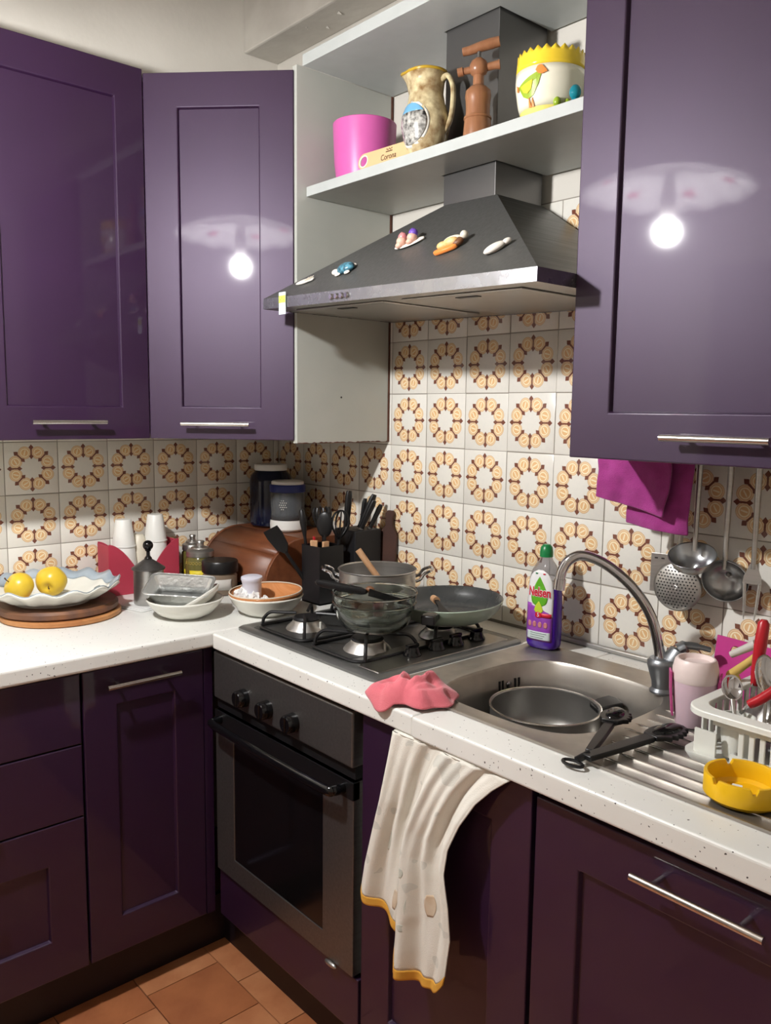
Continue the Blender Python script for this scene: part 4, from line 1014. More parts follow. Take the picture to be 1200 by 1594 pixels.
# ================================================================ HANGING UTENSILS
t = thing('utensil_rail', 'steel hanging rail under the wall cabinet above the sink', 'rail', (1.50, -0.055, 1.362))
G().tube([(-0.1, 0, 0), (0.55, 0, 0)], 0.004, 10).obj('bar', m_steel, t)
for x in (-0.09, 0.25, 0.54): G().tube([(x, 0, 0), (x, 0.055, 0.0)], 0.004, 8).obj('bracket', m_steel, t)
def hook(g, top): g.tube([(0.0, 0.010 * cos(k * pi / 8) - 0.0, top + 0.010 * sin(k * pi / 8)) for k in range(-4, 10)], 0.0018, 8)
def ladle(name, label, x, y, ztop, L, kind, rz=0.0, tilt=0.0, R=0.034, cat='ladle'):
    t = thing(name, label, cat, (x, y, ztop), (tilt, 0, rz))
    g = G(); g.tube([(0, 0, 0), (0, 0, -L * 0.5), (0, 0, -L)], [0.0065, 0.0055, 0.0045], 10, flat=1.0)
    hook(g, 0.0); g.obj('handle', m_steel, t)
    if kind == 'ladle':
        g = G(); n = 14
        def fn(u, v):
            a = 2 * pi * u; th = pi / 2 * (1 - v) * 0.95
            return (R * cos(th) * cos(a), -R * sin(th) * 0.75, R * cos(th) * sin(a))
        M = TR(0, -0.014, -L - R * 0.75) @ RX(radians(18)) @ TR(0, 0.026, 0)
        g.grid(lambda u, v: fn(u, v), 40, n, M=M @ RX(pi), closeu=True)
        g.obj('cup', m_chrome_grey, t, solid=0.0014)
    elif kind == 'ladle_side':
        g = G()
        prof_ = [(0.001, -R * 0.8), (R * 0.5, -R * 0.72), (R * 0.85, -R * 0.42), (R, 0), (R + 0.002, 0.001)]
        g.lathe(prof_, 40, TR(0, -0.022, -L - 0.006) @ RX(radians(28)))
        g.obj('cup', m_chrome_grey, t, solid=0.0014)
    elif kind == 'skimmer':
        Rr = 0.052
        out = [(Rr * cos(2 * pi * k / 48), Rr * sin(2 * pi * k / 48)) for k in range(48)]
        g = G(); g.grid(lambda u, v: (Rr * v * cos(2 * pi * u), -0.010 * (1 - v * v), -L - Rr + Rr * v * sin(2 * pi * u)), 48, 10, closeu=True)
        sk = g.obj('disc', m_steel, t, solid=0.0014)
        g = G()
        for i in range(-6, 7):
            for j in range(-7, 8):
                px, pz = i * 0.0072 + (0.0036 if j % 2 else 0), j * 0.0064
                if px * px + pz * pz > (Rr - 0.007) ** 2: continue
                yy = -0.010 * (1 - (px * px + pz * pz) / Rr ** 2)
                g.lathe([(0, 0.0011), (0.0016, 0.0011), (0.0016, 0)], 10, TR(px, yy - 0.0007, -L - Rr + pz) @ RX(pi / 2))
        h = g.obj('holes', m_dark, sk); h['kind'] = 'stuff'
    elif kind == 'turner':
        G().bx(-0.042, 0.042, -0.0008, 0.0008, -L - 0.085, -L).obj('blade', m_steel, t, smooth=0, bevel=0.0006)
        g = G()
        for i in range(5): g.bx(-0.034 + 0.0145 * i, -0.027 + 0.0145 * i, -0.0012, -0.0007, -L - 0.012, -L - 0.009)
        g.obj('slots', m_dark, bpy.data.objects[t.children[-1].name], smooth=0)
    elif kind == 'fork':
        g = G(); g.loft([[(x * w, y, -L - d) for x, y in ((-1, -0.002), (1, -0.002), (1, 0), (-1, 0))] for w, d in ((0.006, -0.01), (0.016, 0.015), (0.018, 0.03))])
        for xx in (-0.014, 0.014): g.tube([(xx, -0.001, -L - 0.028), (xx * 0.8, -0.004, -L - 0.075), (xx * 0.7, -0.010, -L - 0.10)], [0.0035, 0.003, 0.001], 8)
        g.obj('prongs', m_steel, t)
    elif kind == 'spoon':
        g = G(); g.grid(lambda u, v: (R * v * cos(2 * pi * u), -0.012 * (1 - v * v), -L - R * 1.3 + R * 1.35 * v * sin(2 * pi * u)), 40, 10, closeu=True)
        g.obj('spoon_bowl', m_chrome_grey, t, solid=0.0014)
    return t
ladle('slotted_turner', 'square steel turner hanging behind the skimmer', 1.538, -0.030, 1.362, 0.205, 'turner', 0.2, 0, cat='turner')
ladle('skimmer', 'perforated round steel skimmer hanging under the wall cabinet', 1.575, -0.055, 1.362, 0.212, 'skimmer', 0.1, radians(-2), cat='skimmer')
ladle('soup_ladle', 'deep steel ladle hanging above the skimmer, its cup turned outward', 1.622, -0.085, 1.362, 0.180, 'ladle_side', 0.3, radians(-2), 0.045)
ladle('serving_ladle', 'round steel serving spoon hanging in front of the tiles by the skimmer', 1.675, -0.062, 1.362, 0.212, 'ladle', 0.25, radians(-2), 0.045, 'spoon')
ladle('carving_fork', 'steel two-pronged fork hanging last on the rail', 1.728, -0.055, 1.362, 0.205, 'fork', 0.2, 0, cat='fork')

# magenta cloth over the rail
t = thing('cleaning_cloth', 'magenta microfibre cloth hung under the wall cabinet beside the ladles', 'cloth', (1.50, -0.11, 1.368))
def mc(u, v, w0, w1, z0, z1, y0, amp):
    x = lerp(w0, w1, u); z = lerp(z0, z1, v) - 0.012 * u * v
    y = y0 + amp * sin(5 * u + 2 * v) * v + 0.006 * noise.noise(Vector((x * 30, z * 30, y0 * 10)))
    return (x + 0.008 * v * sin(3 * v + 2 * u), y, z)
G().grid(lambda u, v: mc(u, v, -0.078, 0.090, 0.002, -0.088 - 0.018 * u, -0.032, -0.008), 26, 20).obj('front_flap', m_purple_cloth, t, solid=0.004, sub=1)
G().grid(lambda u, v: mc(u, v, -0.028, 0.125, 0.002, -0.142, -0.006, 0.010), 26, 24).obj('back_flap', m_purple_cloth, t, solid=0.004, sub=1)
G().grid(lambda u, v: (lerp(-0.07, 0.12, u), -0.034 + 0.036 * v, 0.0035 + 0.002 * sin(pi * v)), 12, 4).obj('fold', m_purple_cloth, t, solid=0.003)

# ================================================================ CLOTHS
# tea towel over the base door
tw = thing('tea_towel', 'cream printed tea towel with a yellow hem hanging from the base door', 'towel', (1.198, -0.622, 0.857))
Lb = [(0, 0.138), (0.3, 0.122), (0.62, 0.087), (0.75, 0.078), (1.0, 0.095)]
Rb = [(0, 0.420), (0.06, 0.388), (0.14, 0.355), (0.25, 0.325), (0.36, 0.305), (0.46, 0.302), (0.58, 0.318), (0.70, 0.328), (0.85, 0.322), (1.0, 0.308)]
def towel(u, v):
    zb = lerp(-0.340, -0.385, min(1, u / 0.42)) if u < 0.42 else lerp(-0.447, -0.428, (u - 0.42) / 0.58) + 0.03 * max(0, (u - 0.9) / 0.1) ** 2
    k = min(1, max(0, (u - 0.40) / 0.04)); 
    if 0.40 < u < 0.44: zb = lerp(-0.383, -0.445, k)
    z = zb * v - 0.002 * sin(20 * u) * v + 0.006 * u * 0
    q = min(1, abs(z) / 0.45)
    x = lerp(interp(q, Lb), interp(q, Rb), u)
    fold = 0.011 * sin(13 * u + 1.2 * q) + 0.007 * sin(27 * u - 2.0 * q + 1) + 0.004 * sin(52 * u + 3 * q) * (1 - q)
    fold *= min(1, 0.35 + 2.2 * q) * (1 - 0.85 * max(0, min(1, (u - 0.86) / 0.12)))
    step = 0.012 * (1 if u > 0.42 else 0) * min(1, q * 2) 
    y = -0.020 - 0.018 * q - fold - step - 0.01 * q
    # gather at the top right: the corner pulls away
    return (x, y, z)
NU, NV = 110, 80
vh = 0.955
G().grid(lambda u, v: towel(u, v * vh), NU, NV).obj('cloth', m_towel, tw, solid=0.0022, smooth=80)
G().grid(lambda u, v: towel(u, lerp(vh, 1.0, v)), NU, 6).obj('hem', m_hem, tw, solid=0.0028, smooth=80)
G().grid(lambda u, v: (lerp(0.138, 0.420, u), lerp(-0.0205, 0.012, v) - 0.011 * sin(13 * u) * 0.35 * (1 - v), 0.0015 * sin(pi * v)), 40, 4).obj('top_fold', m_towel, tw, solid=0.0022)
def tpatch(u0, u1, v0, v1, mt, n=10):
    def fn(a, b):
        # blob shaped patch
        w = sin(pi * (0.15 + 0.7 * b)); uc = (u0 + u1) / 2; hw = (u1 - u0) / 2 * w
        p = towel(uc + hw * (2 * a - 1), lerp(v0, v1, b)); return (p[0], p[1] - 0.00135, p[2])
    G().grid(fn, n, n).obj('print', mt, tw, solid=0.0001, smooth=80)
for a in ((0.16, 0.20, 0.55, 0.66), (0.47, 0.55, 0.52, 0.56), (0.57, 0.63, 0.64, 0.72), (0.52, 0.64, 0.755, 0.785)): tpatch(*a, m_print_grey)
for a in ((0.32, 0.37, 0.80, 0.90), (0.72, 0.83, 0.60, 0.69)): tpatch(*a, m_print_brown)

# pink cloth on the counter edge
t = thing('dishcloth', 'crumpled pink dishcloth on the worktop edge between hob and sink', 'cloth', (1.325, -0.582, 0.901))
def pk(u, v):
    a = 2 * pi * u
    R_ = 0.078 + 0.020 * cos(2 * a - 1.3) + 0.010 * cos(3 * a + 2.0) + 0.005 * sin(7 * a) + 0.028 * math.exp(-(((a - 4.45) / 0.33) ** 2)) - 0.014 * math.exp(-(((a - 3.5) / 0.4) ** 2))
    x = R_ * v * cos(a); y = R_ * 0.84 * v * sin(a)
    q = Vector((x * 15 + 0.3, y * 15 + 2.1, 1.3))
    n1 = noise.noise(q); n2 = 1 - 2 * abs(noise.noise(q * 1.7 + Vector((3.1, 0.7, 4.7)))); n3 = 1 - 2 * abs(noise.noise(Vector((x * 55, y * 30, 9.1))))
    k = 1 - v ** 3
    h = 0.030 * (1 - v ** 2.2) + k * (0.016 * n1 + 0.015 * n2 + 0.005 * n3) + 0.006 + 0.012 * math.exp(-((x - 0.012) ** 2 + (y - 0.045) ** 2) / 0.0006) * k
    z = max(0.0045, h)
    over = -0.060 - y              # beyond the worktop front
    if over > 0:
        z = z - min(over, 0.05) * 1.0; y = y + over * 0.55
    return (x, y, z)
G().grid(pk, 96, 34, closeu=True).obj('cloth', m_pink_cloth, t, smooth=80, solid=0.003)

# ================================================================ SIDE WORKTOP
# two round wooden boards
t = thing('chopping_board', 'pale-edged round wooden board at the bottom under the platter', 'board', (0.236, -0.862, 0.9005))
G().lathe([(0, 0), (0.150, 0), (0.154, 0.003), (0.154, 0.012), (0.150, 0.015), (0, 0.015)], 64).obj('board', m_wood_edge, t)
t = thing('chopping_board', 'worn dark round wooden board directly under the floral platter', 'board', (0.230, -0.866, 0.9157), (0, 0, 0.5))
G().lathe([(0, 0), (0.145, 0), (0.153, 0.006), (0.153, 0.017), (0.147, 0.024), (0, 0.024)], 64).obj('board', m_wood_dark, t)
# floral platter
t = thing('floral_platter', 'scalloped white platter with blue-grey rim and painted flowers', 'platter', (0.226, -0.880, 0.9400))
def wav(a, r, z):
    k = max(0, (r - 0.10) / 0.07)
    return (r * (1 + 0.022 * k * cos(14 * a)), z + 0.006 * k * cos(14 * a + 0.6))
pt = G().lathe([(0, 0.004), (0.085, 0.004), (0.09, 0.0), (0.094, 0.0), (0.096, 0.006), (0.13, 0.020), (0.16, 0.040), (0.172, 0.050)], 112, None, wav).obj('plate_body', m_white_ceramic, t, solid=0.0035, soff=1)
G().lathe([(0.146, 0.0335), (0.16, 0.043), (0.1718, 0.0525)], 112, None, wav).obj('blue_rim', m_platter_blue, t, solid=0.001, soff=1)
def flower(x, y, mt, s, nm, par=t, rot=0):
    out = []
    for k in range(20):
        a = 2 * pi * k / 20; r = s * (0.75 + 0.25 * cos(5 * a))
        out.append((r * cos(a + rot), r * sin(a + rot)))
    G().prism(out, 0, 0.0008, TR(x, y, 0.0085)).obj(nm, mt, par)
flower(0.035, -0.06, m_rose, 0.028, 'painted_rose'); flower(0.06, -0.015, m_rose, 0.024, 'painted_rose', rot=0.4)
def leaf(x, y, z, a, L, mt, tilt=0.0):
    out = [(L * (k / 8 - 0.5), 0.28 * L * sin(pi * k / 8)) for k in range(9)] + [(L * (k / 8 - 0.5), -0.28 * L * sin(pi * k / 8)) for k in range(7, 0, -1)]
    G().prism(out, 0, 0.0008, TR(x, y, z) @ RZ(a) @ RY(tilt)).obj('painted_leaf', mt, t)
leaf(0.045, -0.035, 0.0095, 0.8, 0.04, m_leaf); leaf(0.085, -0.01, 0.0095, -0.5, 0.035, m_leaf)
for k, (aa, L_) in enumerate(((1.05, 0.03), (1.2, 0.034), (1.35, 0.026), (1.5, 0.024))):
    r = 0.118; leaf(r * cos(aa), r * sin(aa), 0.0205, aa + 0.3, L_, m_leafgrey, radians(-24))
def apple(label, loc, rot, R=0.0385):
    t = thing('apple', label, 'apple', loc, rot, 'yellow apples on the platter')
    pr = []
    for k in range(25):
        a = pi * k / 24
        r = R * sin(a) * (1 + 0.06 * cos(a)); z = -R * 0.94 * cos(a)
        dip = math.exp(-(r / (R * 0.30)) ** 2)
        z += (-0.011 * dip if z > 0 else 0.007 * dip)
        pr.append((r, z))
    G().lathe(pr, 40, None, lambda a, r, z: (r * (1 + 0.025 * cos(5 * a) * (1 if z < 0 else 0.4)), z)).obj('fruit', m_apple, t)
    G().tube([(0, 0, 0.022), (0.002, 0.001, 0.036), (0.006, 0.002, 0.043)], [0.0014, 0.0013, 0.002], 8).obj('stem', m_stem, t)
    G().ell((0, 0, -R * 0.94 + 0.0065), (0.006, 0.006, 0.002), 12, 6).obj('calyx', m_apple2, t)
    return t
a1 = apple('yellow apple lying stem toward the platter edge, with a small sticker', (0.214, -0.962, 0.9855), (radians(50), radians(-35), 0.3))
G().lathe([(0, 0.0006), (0.007, 0.0003), (0.0075, 0)], 16, RZ(1.2) @ RY(radians(80)) @ TR(0, 0, 0.0388)).obj('sticker', m_white_ceramic, a1)
apple('yellow apple with its blossom end facing out, behind the stickered one', (0.218, -0.880, 0.990), (radians(108), 0, radians(55)), 0.040)

# sugar canister
t = thing('saucer', 'flat white folded napkin under the steel canister', 'napkin', (0.285, -0.642, 0.9005), (0, 0, 0.25))
G().prism(rrect(-0.055, 0.055, -0.06, 0.05, 0.012), 0, 0.003).obj('lower_layer', m_tissue, t, bevel=0.001)
G().prism(rrect(-0.053, 0.05, -0.056, 0.046, 0.012), 0.0032, 0.006).obj('upper_layer', m_tissue, t, bevel=0.001)
t.name = 'napkin'
t = thing('steel_canister', 'small steel canister with a conical lid and black ball knob', 'canister', (0.283, -0.632, 0.9072))
G().lathe([(0, 0), (0.040, 0), (0.0415, 0.002), (0.0415, 0.095), (0.0425, 0.097), (0.0425, 0.100), (0.0, 0.100)], 48).obj('canister_body', m_steel, t)
ld = G().lathe([(0.046, 0.098), (0.0462, 0.102), (0.040, 0.106), (0.022, 0.119), (0.011, 0.126), (0.0, 0.127)], 48).obj('lid', m_steel_dark, t)
G().lathe([(0.011, 0.126), (0.010, 0.130), (0.0055, 0.136), (0.005, 0.147), (0.0085, 0.151), (0.0085, 0.1525), (0.006, 0.154)], 24).ell((0, 0, 0.165), (0.0145, 0.0145, 0.0145), 24, 14).obj('knob', m_black_gloss, ld)

# red holder with white cups
hx0, hx1, hy0, hy1 = 0.035, 0.115, -0.675, -0.452
t = thing('red_cup_holder', 'red card holder with a curved cut-out, standing by the tiled wall', 'holder', (0, 0, 0.9005))
def cutz(u): return 0.025 + 0.130 * (1 - (min(u, 1 - u) / 0.5) ** 1.7)
n = 40
for x in (hx1, hx0):
    g = G()
    v = [(x, lerp(hy0, hy1, i / n), 0) for i in range(n + 1)] + [(x, lerp(hy0, hy1, i / n), cutz(i / n)) for i in range(n + 1)]
    g.add(v, [(i, i + 1, n + 2 + i, n + 1 + i) for i in range(n)])
    g.obj('panel', m_red, t, smooth=0, solid=0.003)
for y in (hy0, hy1):
    G().bx(hx0, hx1, y - 0.0015, y + 0.0015, 0, 0.150).obj('end_panel', m_red, t, smooth=0)
G().bx(hx0, hx1, hy0, hy1, 0, 0.003).obj('base', m_red, t, smooth=0)
def cup_stack(names, x, y, z0=0.004):
    for k, lb in enumerate(names):
        top = k == len(names) - 1
        R = 0.0335 if top else 0.037; tp = 0.70 if top else 0.86
        c = thing('disposable_cup', lb, 'cup', (x, y, 0.9005 + z0 + k * 0.067), group='upturned white cups in the red holder')
        G().lathe([(R, 0.0), (R + 0.0015, 0.001), (R + 0.0015, 0.004), (R, 0.005), (R * tp, 0.080), (R * tp - 0.0015, 0.083), (0, 0.083)], 32).obj('cup_wall', m_white_plastic, c, solid=0.0008)
cup_stack(['bottom white cup of the stack behind the canister', 'middle white cup of the stack behind the canister', 'top white cup of the stack behind the canister'], 0.072, -0.610)
cup_stack(['bottom white cup of the taller stack beside the glass jars', 'middle white cup of the taller stack beside the glass jars', 'top white cup of the taller stack beside the glass jars'], 0.0735, -0.508, 0.012)
t = thing('white_flask', 'cream plastic bottle standing between the two cup stacks', 'bottle', (0.066, -0.560, 0.9045))
G().lathe([(0, 0), (0.024, 0), (0.026, 0.004), (0.026, 0.13), (0.018, 0.160), (0.014, 0.166), (0, 0.168)], 28).obj('bottle_body', m_offwhite, t)

# glass jars
def jar(name, label, loc, R, H, body, lid_prof, lidmat, group=None):
    t = thing(name, label, 'jar', loc, (0, 0, 0), group)
    G().lathe([(0, 0), (R - 0.004, 0), (R, 0.004), (R, H - 0.012), (R - 0.006, H - 0.004), (R - 0.007, H), (0, H)], 40).obj('jar_body', body, t)
    G().lathe(lid_prof, 40).obj('lid', lidmat, t)
    return t
H = 0.105
lp = [(0.041, H - 0.004), (0.0425, H - 0.003), (0.0425, H + 0.012), (0.039, H + 0.016), (0.028, H + 0.020), (0.027, H + 0.024), (0.012, H + 0.028), (0.011, H + 0.036), (0.014, H + 0.040), (0.012, H + 0.044), (0, H + 0.045)]
t = jar('glass_jar', 'glass jar of green contents with a metal lid and yellow label', (0.165, -0.405, 0.9005), 0.045, H, m_jar_olive, lp, m_steel)
def wrap(R, a0, a1, z0, z1, n=14): return G().grid(lambda u, v: (R * cos(lerp(a0, a1, u)), R * sin(lerp(a0, a1, u)), lerp(z0, z1, v)), n, 2)
wrap(0.0455, radians(-75), radians(-5), 0.036, 0.062).obj('yellow_label', m_yellow_label, t, solid=0.0004)
g = G()
for k in range(9):
    a = radians(-95 + 13 * k); M = RZ(a) @ TR(0.0455, 0, 0.084) @ RY(pi / 2)
    g.tube([(0.004 * cos(j * pi / 5), 0.004 * sin(j * pi / 5), 0) for j in range(10)], 0.0007, 6, closed=True, M=M)
g.obj('gold_pattern', m_gold, t)
H2 = 0.112
t = jar('glass_jar', 'narrow metal-lidded jar half hidden behind the yellow-labelled jar', (0.085, -0.388, 0.9005), 0.034, H2, m_jar_olive, [(r * 0.76, z + H2 - H) for r, z in lp], m_steel)
wrap(0.0345, radians(-80), radians(-10), 0.03, 0.05).obj('yellow_label', m_yellow_label, t, solid=0.0004)
t = jar('spread_jar', 'low wide jar with a broad black lid in front of the bread box', (0.268, -0.395, 0.9005), 0.052, 0.072, m_jar_tan, [(0.050, 0.066), (0.054, 0.067), (0.0545, 0.070), (0.0545, 0.098), (0.052, 0.102), (0.040, 0.1025), (0, 0.1015)], m_black)
wrap(0.0525, radians(-80), radians(10), 0.018, 0.05).obj('grey_label', m_grey_label, t, solid=0.0004)

# bowl with plate and foil tray
def bowl_prof(R, H, r0): return [(0, 0), (r0, 0), (r0 + 0.002, 0.004), (lerp(r0, R, 0.45), H * 0.28), (lerp(r0, R, 0.8), H * 0.66), (R - 0.003, H - 0.004), (R, H)]
t = thing('ceramic_bowl', 'white ceramic bowl holding a foil tray by the canister', 'bowl', (0.458, -0.612, 0.9005))
G().lathe(bowl_prof(0.099, 0.052, 0.045), 56).obj('bowl', m_white_ceramic, t, solid=0.004, soff=1)
t = thing('small_plate', 'small white dish tilted behind the foil tray in the bowl', 'dish', (0.480, -0.588, 0.930)); t.rotation_euler = Matrix.Rotation(radians(-30), 4, Vector((-0.75, 0.66, 0))).to_euler()
G().lathe([(0, 0), (0.05, 0.0), (0.068, 0.010), (0.078, 0.022)], 48).obj('dish', m_white_ceramic, t, solid=0.003)
t = thing('foil_tray', 'rectangular aluminium foil tray lying in the white bowl', 'tray', (0.442, -0.618, 0.944), (radians(16), radians(3), radians(49)))
b0 = rrect(-0.058, 0.058, -0.036, 0.036, 0.012, 4); b1 = rrect(-0.080, 0.080, -0.054, 0.054, 0.016, 4); b2 = rrect(-0.087, 0.087, -0.061, 0.061, 0.018, 4)
rr = random.Random(2)
mid = [(x, y) for x, y in [((p[0] + q[0]) / 2, (p[1] + q[1]) / 2) for p, q in zip(b0, b1)]]
G().loft([[(x, y, 0) for x, y in b0], [(x + rr.uniform(-.0015, .0015), y + rr.uniform(-.0015, .0015), 0.020) for x, y in mid], [(x, y, 0.042 + rr.uniform(-.001, .001)) for x, y in b1], [(x, y, 0.043 + rr.uniform(-.0015, .0015)) for x, y in b2]], cap=False).add([(x, y, 0) for x, y in b0], [tuple(range(len(b0)))]).obj('tray', m_foil, t, smooth=30, solid=0.0006)
g = G()
g.tube([(x, y, 0.0435) for x, y in b2], 0.0016, 6, closed=True); g.obj('rolled_rim', m_foil, t)

# white bowl, amber bowl, cup and tissue
wb = (0.566, -0.424)
t = thing('soup_bowl', 'white bowl under the amber dish at the hob corner', 'bowl', (*wb, 0.9005))
G().lathe(bowl_prof(0.099, 0.054, 0.05), 56).obj('bowl', m_white_ceramic, t, solid=0.004, soff=1)
t = thing('amber_dish', 'amber brown glazed dish stacked on a white bowl', 'dish', (*wb, 0.9225), (radians(2), 0, 0)); t.scale = (0.96, 0.96, 1)
G().lathe([(0, 0), (0.05, 0.0), (0.075, 0.012), (0.098, 0.034), (0.103, 0.041)], 56).obj('dish', m_terracotta_dish, t, solid=0.003, soff=1)
G().tube([(0.1025 * cos(2 * pi * k / 48), 0.1025 * sin(2 * pi * k / 48), 0.0422) for k in range(48)], 0.0017, 8, closed=True).obj('pale_rim', m_offwhite, t)
t = thing('plastic_cup', 'upturned translucent white plastic cup in the amber dish', 'cup', (wb[0] - 0.035, wb[1] - 0.022, 0.932), (radians(3), radians(2), 0))
G().lathe([(0.024, 0), (0.0265, 0.05), (0.028, 0.058), (0.030, 0.062), (0.029, 0.068), (0.024, 0.070), (0, 0.070)], 36).obj('cup', mat('cloudy_plastic', (214, 214, 226), 0.35, sss=0.15), t)
t = thing('crumpled_tissue', 'crumpled white paper tissue beside the cup in the amber dish', 'tissue', (wb[0] - 0.040, wb[1] - 0.052, 0.945))
def tis(sd, R_):
    def fn(u, v):
        a = 2 * pi * u; b = pi * v
        p = Vector((sin(b) * cos(a), sin(b) * sin(a), -cos(b)))
        d = 1 + 0.65 * noise.noise(p * 2.3 + Vector((sd, 0, 0))) + 0.3 * abs(noise.noise(p * 5 + Vector((0, sd, 0))))
        return tuple(p * R_ * d)
    return fn
G().grid(tis(3.1, 0.022), 22, 14, closeu=True).obj('paper', m_tissue, t, smooth=0)
G().grid(tis(8.7, 0.016), 18, 12, closeu=True, M=TR(0.030, 0.018, -0.002)).obj('paper', m_tissue, t, smooth=0)
G().grid(tis(5.2, 0.010), 14, 10, closeu=True, M=TR(0.058, 0.036, -0.002)).obj('paper', m_tissue, t, smooth=0)
t = thing('food_scrap', 'small brown food scrap in the amber dish', 'scrap', (wb[0] + 0.030, wb[1] - 0.014, 0.936))
G().grid(tis(1.7, 0.009), 14, 10, closeu=True).obj('scrap', m_brown, t)

# bread box
bx0, bx1, by0, by1, bh = 0.035, 0.425, -0.335, -0.022, 0.168
t = thing('bread_box', 'brown wooden roll-top bread box in the corner under the cabinets', 'bread box', (0, 0, 0.9005))
def bprof():
    out = [(by1, 0), (by1, bh), (by1 - 0.17, bh)]
    for k in range(1, 13):
        a = pi / 2 * k / 12
        out.append((by1 - 0.17 - (by1 - 0.17 - by0) * sin(a), 0.03 + (bh - 0.03) * cos(a)))
    out.append((by0, 0)); return out
P = bprof()
def side(x0, x1, grow=0.0):
    n = len(P); g = G()
    v = [(x, y, z) for x in (x0, x1) for y, z in P]
    return g.add(v, [tuple(range(n)), tuple(range(2 * n - 1, n - 1, -1))] + [(i, (i + 1) % n, n + (i + 1) % n, n + i) for i in range(n)])
side(bx1 - 0.012, bx1).obj('end_panel', m_wood_bread, t, smooth=30, bevel=0.001)
side(bx0, bx0 + 0.012).obj('end_panel', m_wood_bread, t, smooth=30, bevel=0.001)
G().bx(bx0 + 0.012, bx1 - 0.012, by1 - 0.175, by1, bh - 0.012, bh - 0.001).obj('top_board', m_wood_bread, t, smooth=0)
G().bx(bx0 + 0.012, bx1 - 0.012, by1 - 0.008, by1, 0.0, bh - 0.012).obj('back_board', m_wood_bread, t, smooth=0)
G().bx(bx0 + 0.012, bx1 - 0.012, by0 + 0.004, by1 - 0.008, 0.0, 0.012).obj('base_board', m_wood_bread, t, smooth=0)
arc = [(y, z) for y, z in P[2:-1]]
for s0, s1 in ((0, 6), (6, 12)):     # two curved boards of the roll front
    g = G(); seg = arc[s0:s1 + 1]
    if s0: seg = [(lerp(seg[0][0], seg[1][0], 0.06), lerp(seg[0][1], seg[1][1], 0.06))] + seg[1:]
    g.grid(lambda u, v: (lerp(bx0 + 0.0125, bx1 - 0.0125, u), seg[int(round(v * (len(seg) - 1)))][0] + 0.003, seg[int(round(v * (len(seg) - 1)))][1] - 0.003), 2, len(seg))
    g.obj('roll_front', m_wood_bread, t, smooth=40, solid=0.004)
zt = 0.9005 + bh + 0.0008
t = thing('storage_jar', 'large dark blue plastic jar with a white lid on the bread box', 'jar', (0.128, -0.118, zt))
G().lathe([(0, 0), (0.060, 0), (0.068, 0.006), (0.070, 0.02), (0.070, 0.150), (0.066, 0.168), (0.052, 0.184), (0.050, 0.190), (0, 0.190)], 48).obj('jar_body', m_jar_blue, t)
G().lathe([(0.053, 0.186), (0.0545, 0.188), (0.0545, 0.203), (0.052, 0.206), (0, 0.206)], 48).obj('lid', m_white_plastic, t)
t = thing('storage_jar', 'smaller clear jar with blue neck and white lid on the bread box', 'jar', (0.250, -0.135, zt))
G().lathe([(0, 0), (0.050, 0), (0.056, 0.006), (0.057, 0.022), (0.055, 0.036)], 40).obj('white_base', m_white_plastic, t)
G().lathe([(0.055, 0.036), (0.052, 0.06), (0.055, 0.10), (0.055, 0.124), (0.050, 0.128)], 40).obj('jar_body', m_jar_clear, t, solid=0.002)
G().lathe([(0.0555, 0.124), (0.0575, 0.126), (0.0575, 0.146), (0.0555, 0.149), (0, 0.149)], 40).obj('blue_neck', m_lid_blue, t)
G().lathe([(0.050, 0.1492), (0.052, 0.1495), (0.052, 0.157), (0.048, 0.160), (0, 0.160)], 40).obj('lid', m_white_plastic, t)
g = G()
for i in range(4):
    for j in range(5):
        if (i in (0, 3)) and j in (0, 4): continue
        a = radians(-52 + 6.5 * (i - 1.5) + (3 if j % 2 else 0)); g.ell((0.0545 * cos(a), 0.0545 * sin(a), 0.072 + j * 0.007), (0.0022, 0.0022, 0.0022), 8, 5)
g.obj('moulded_grapes', m_grey_label, t)

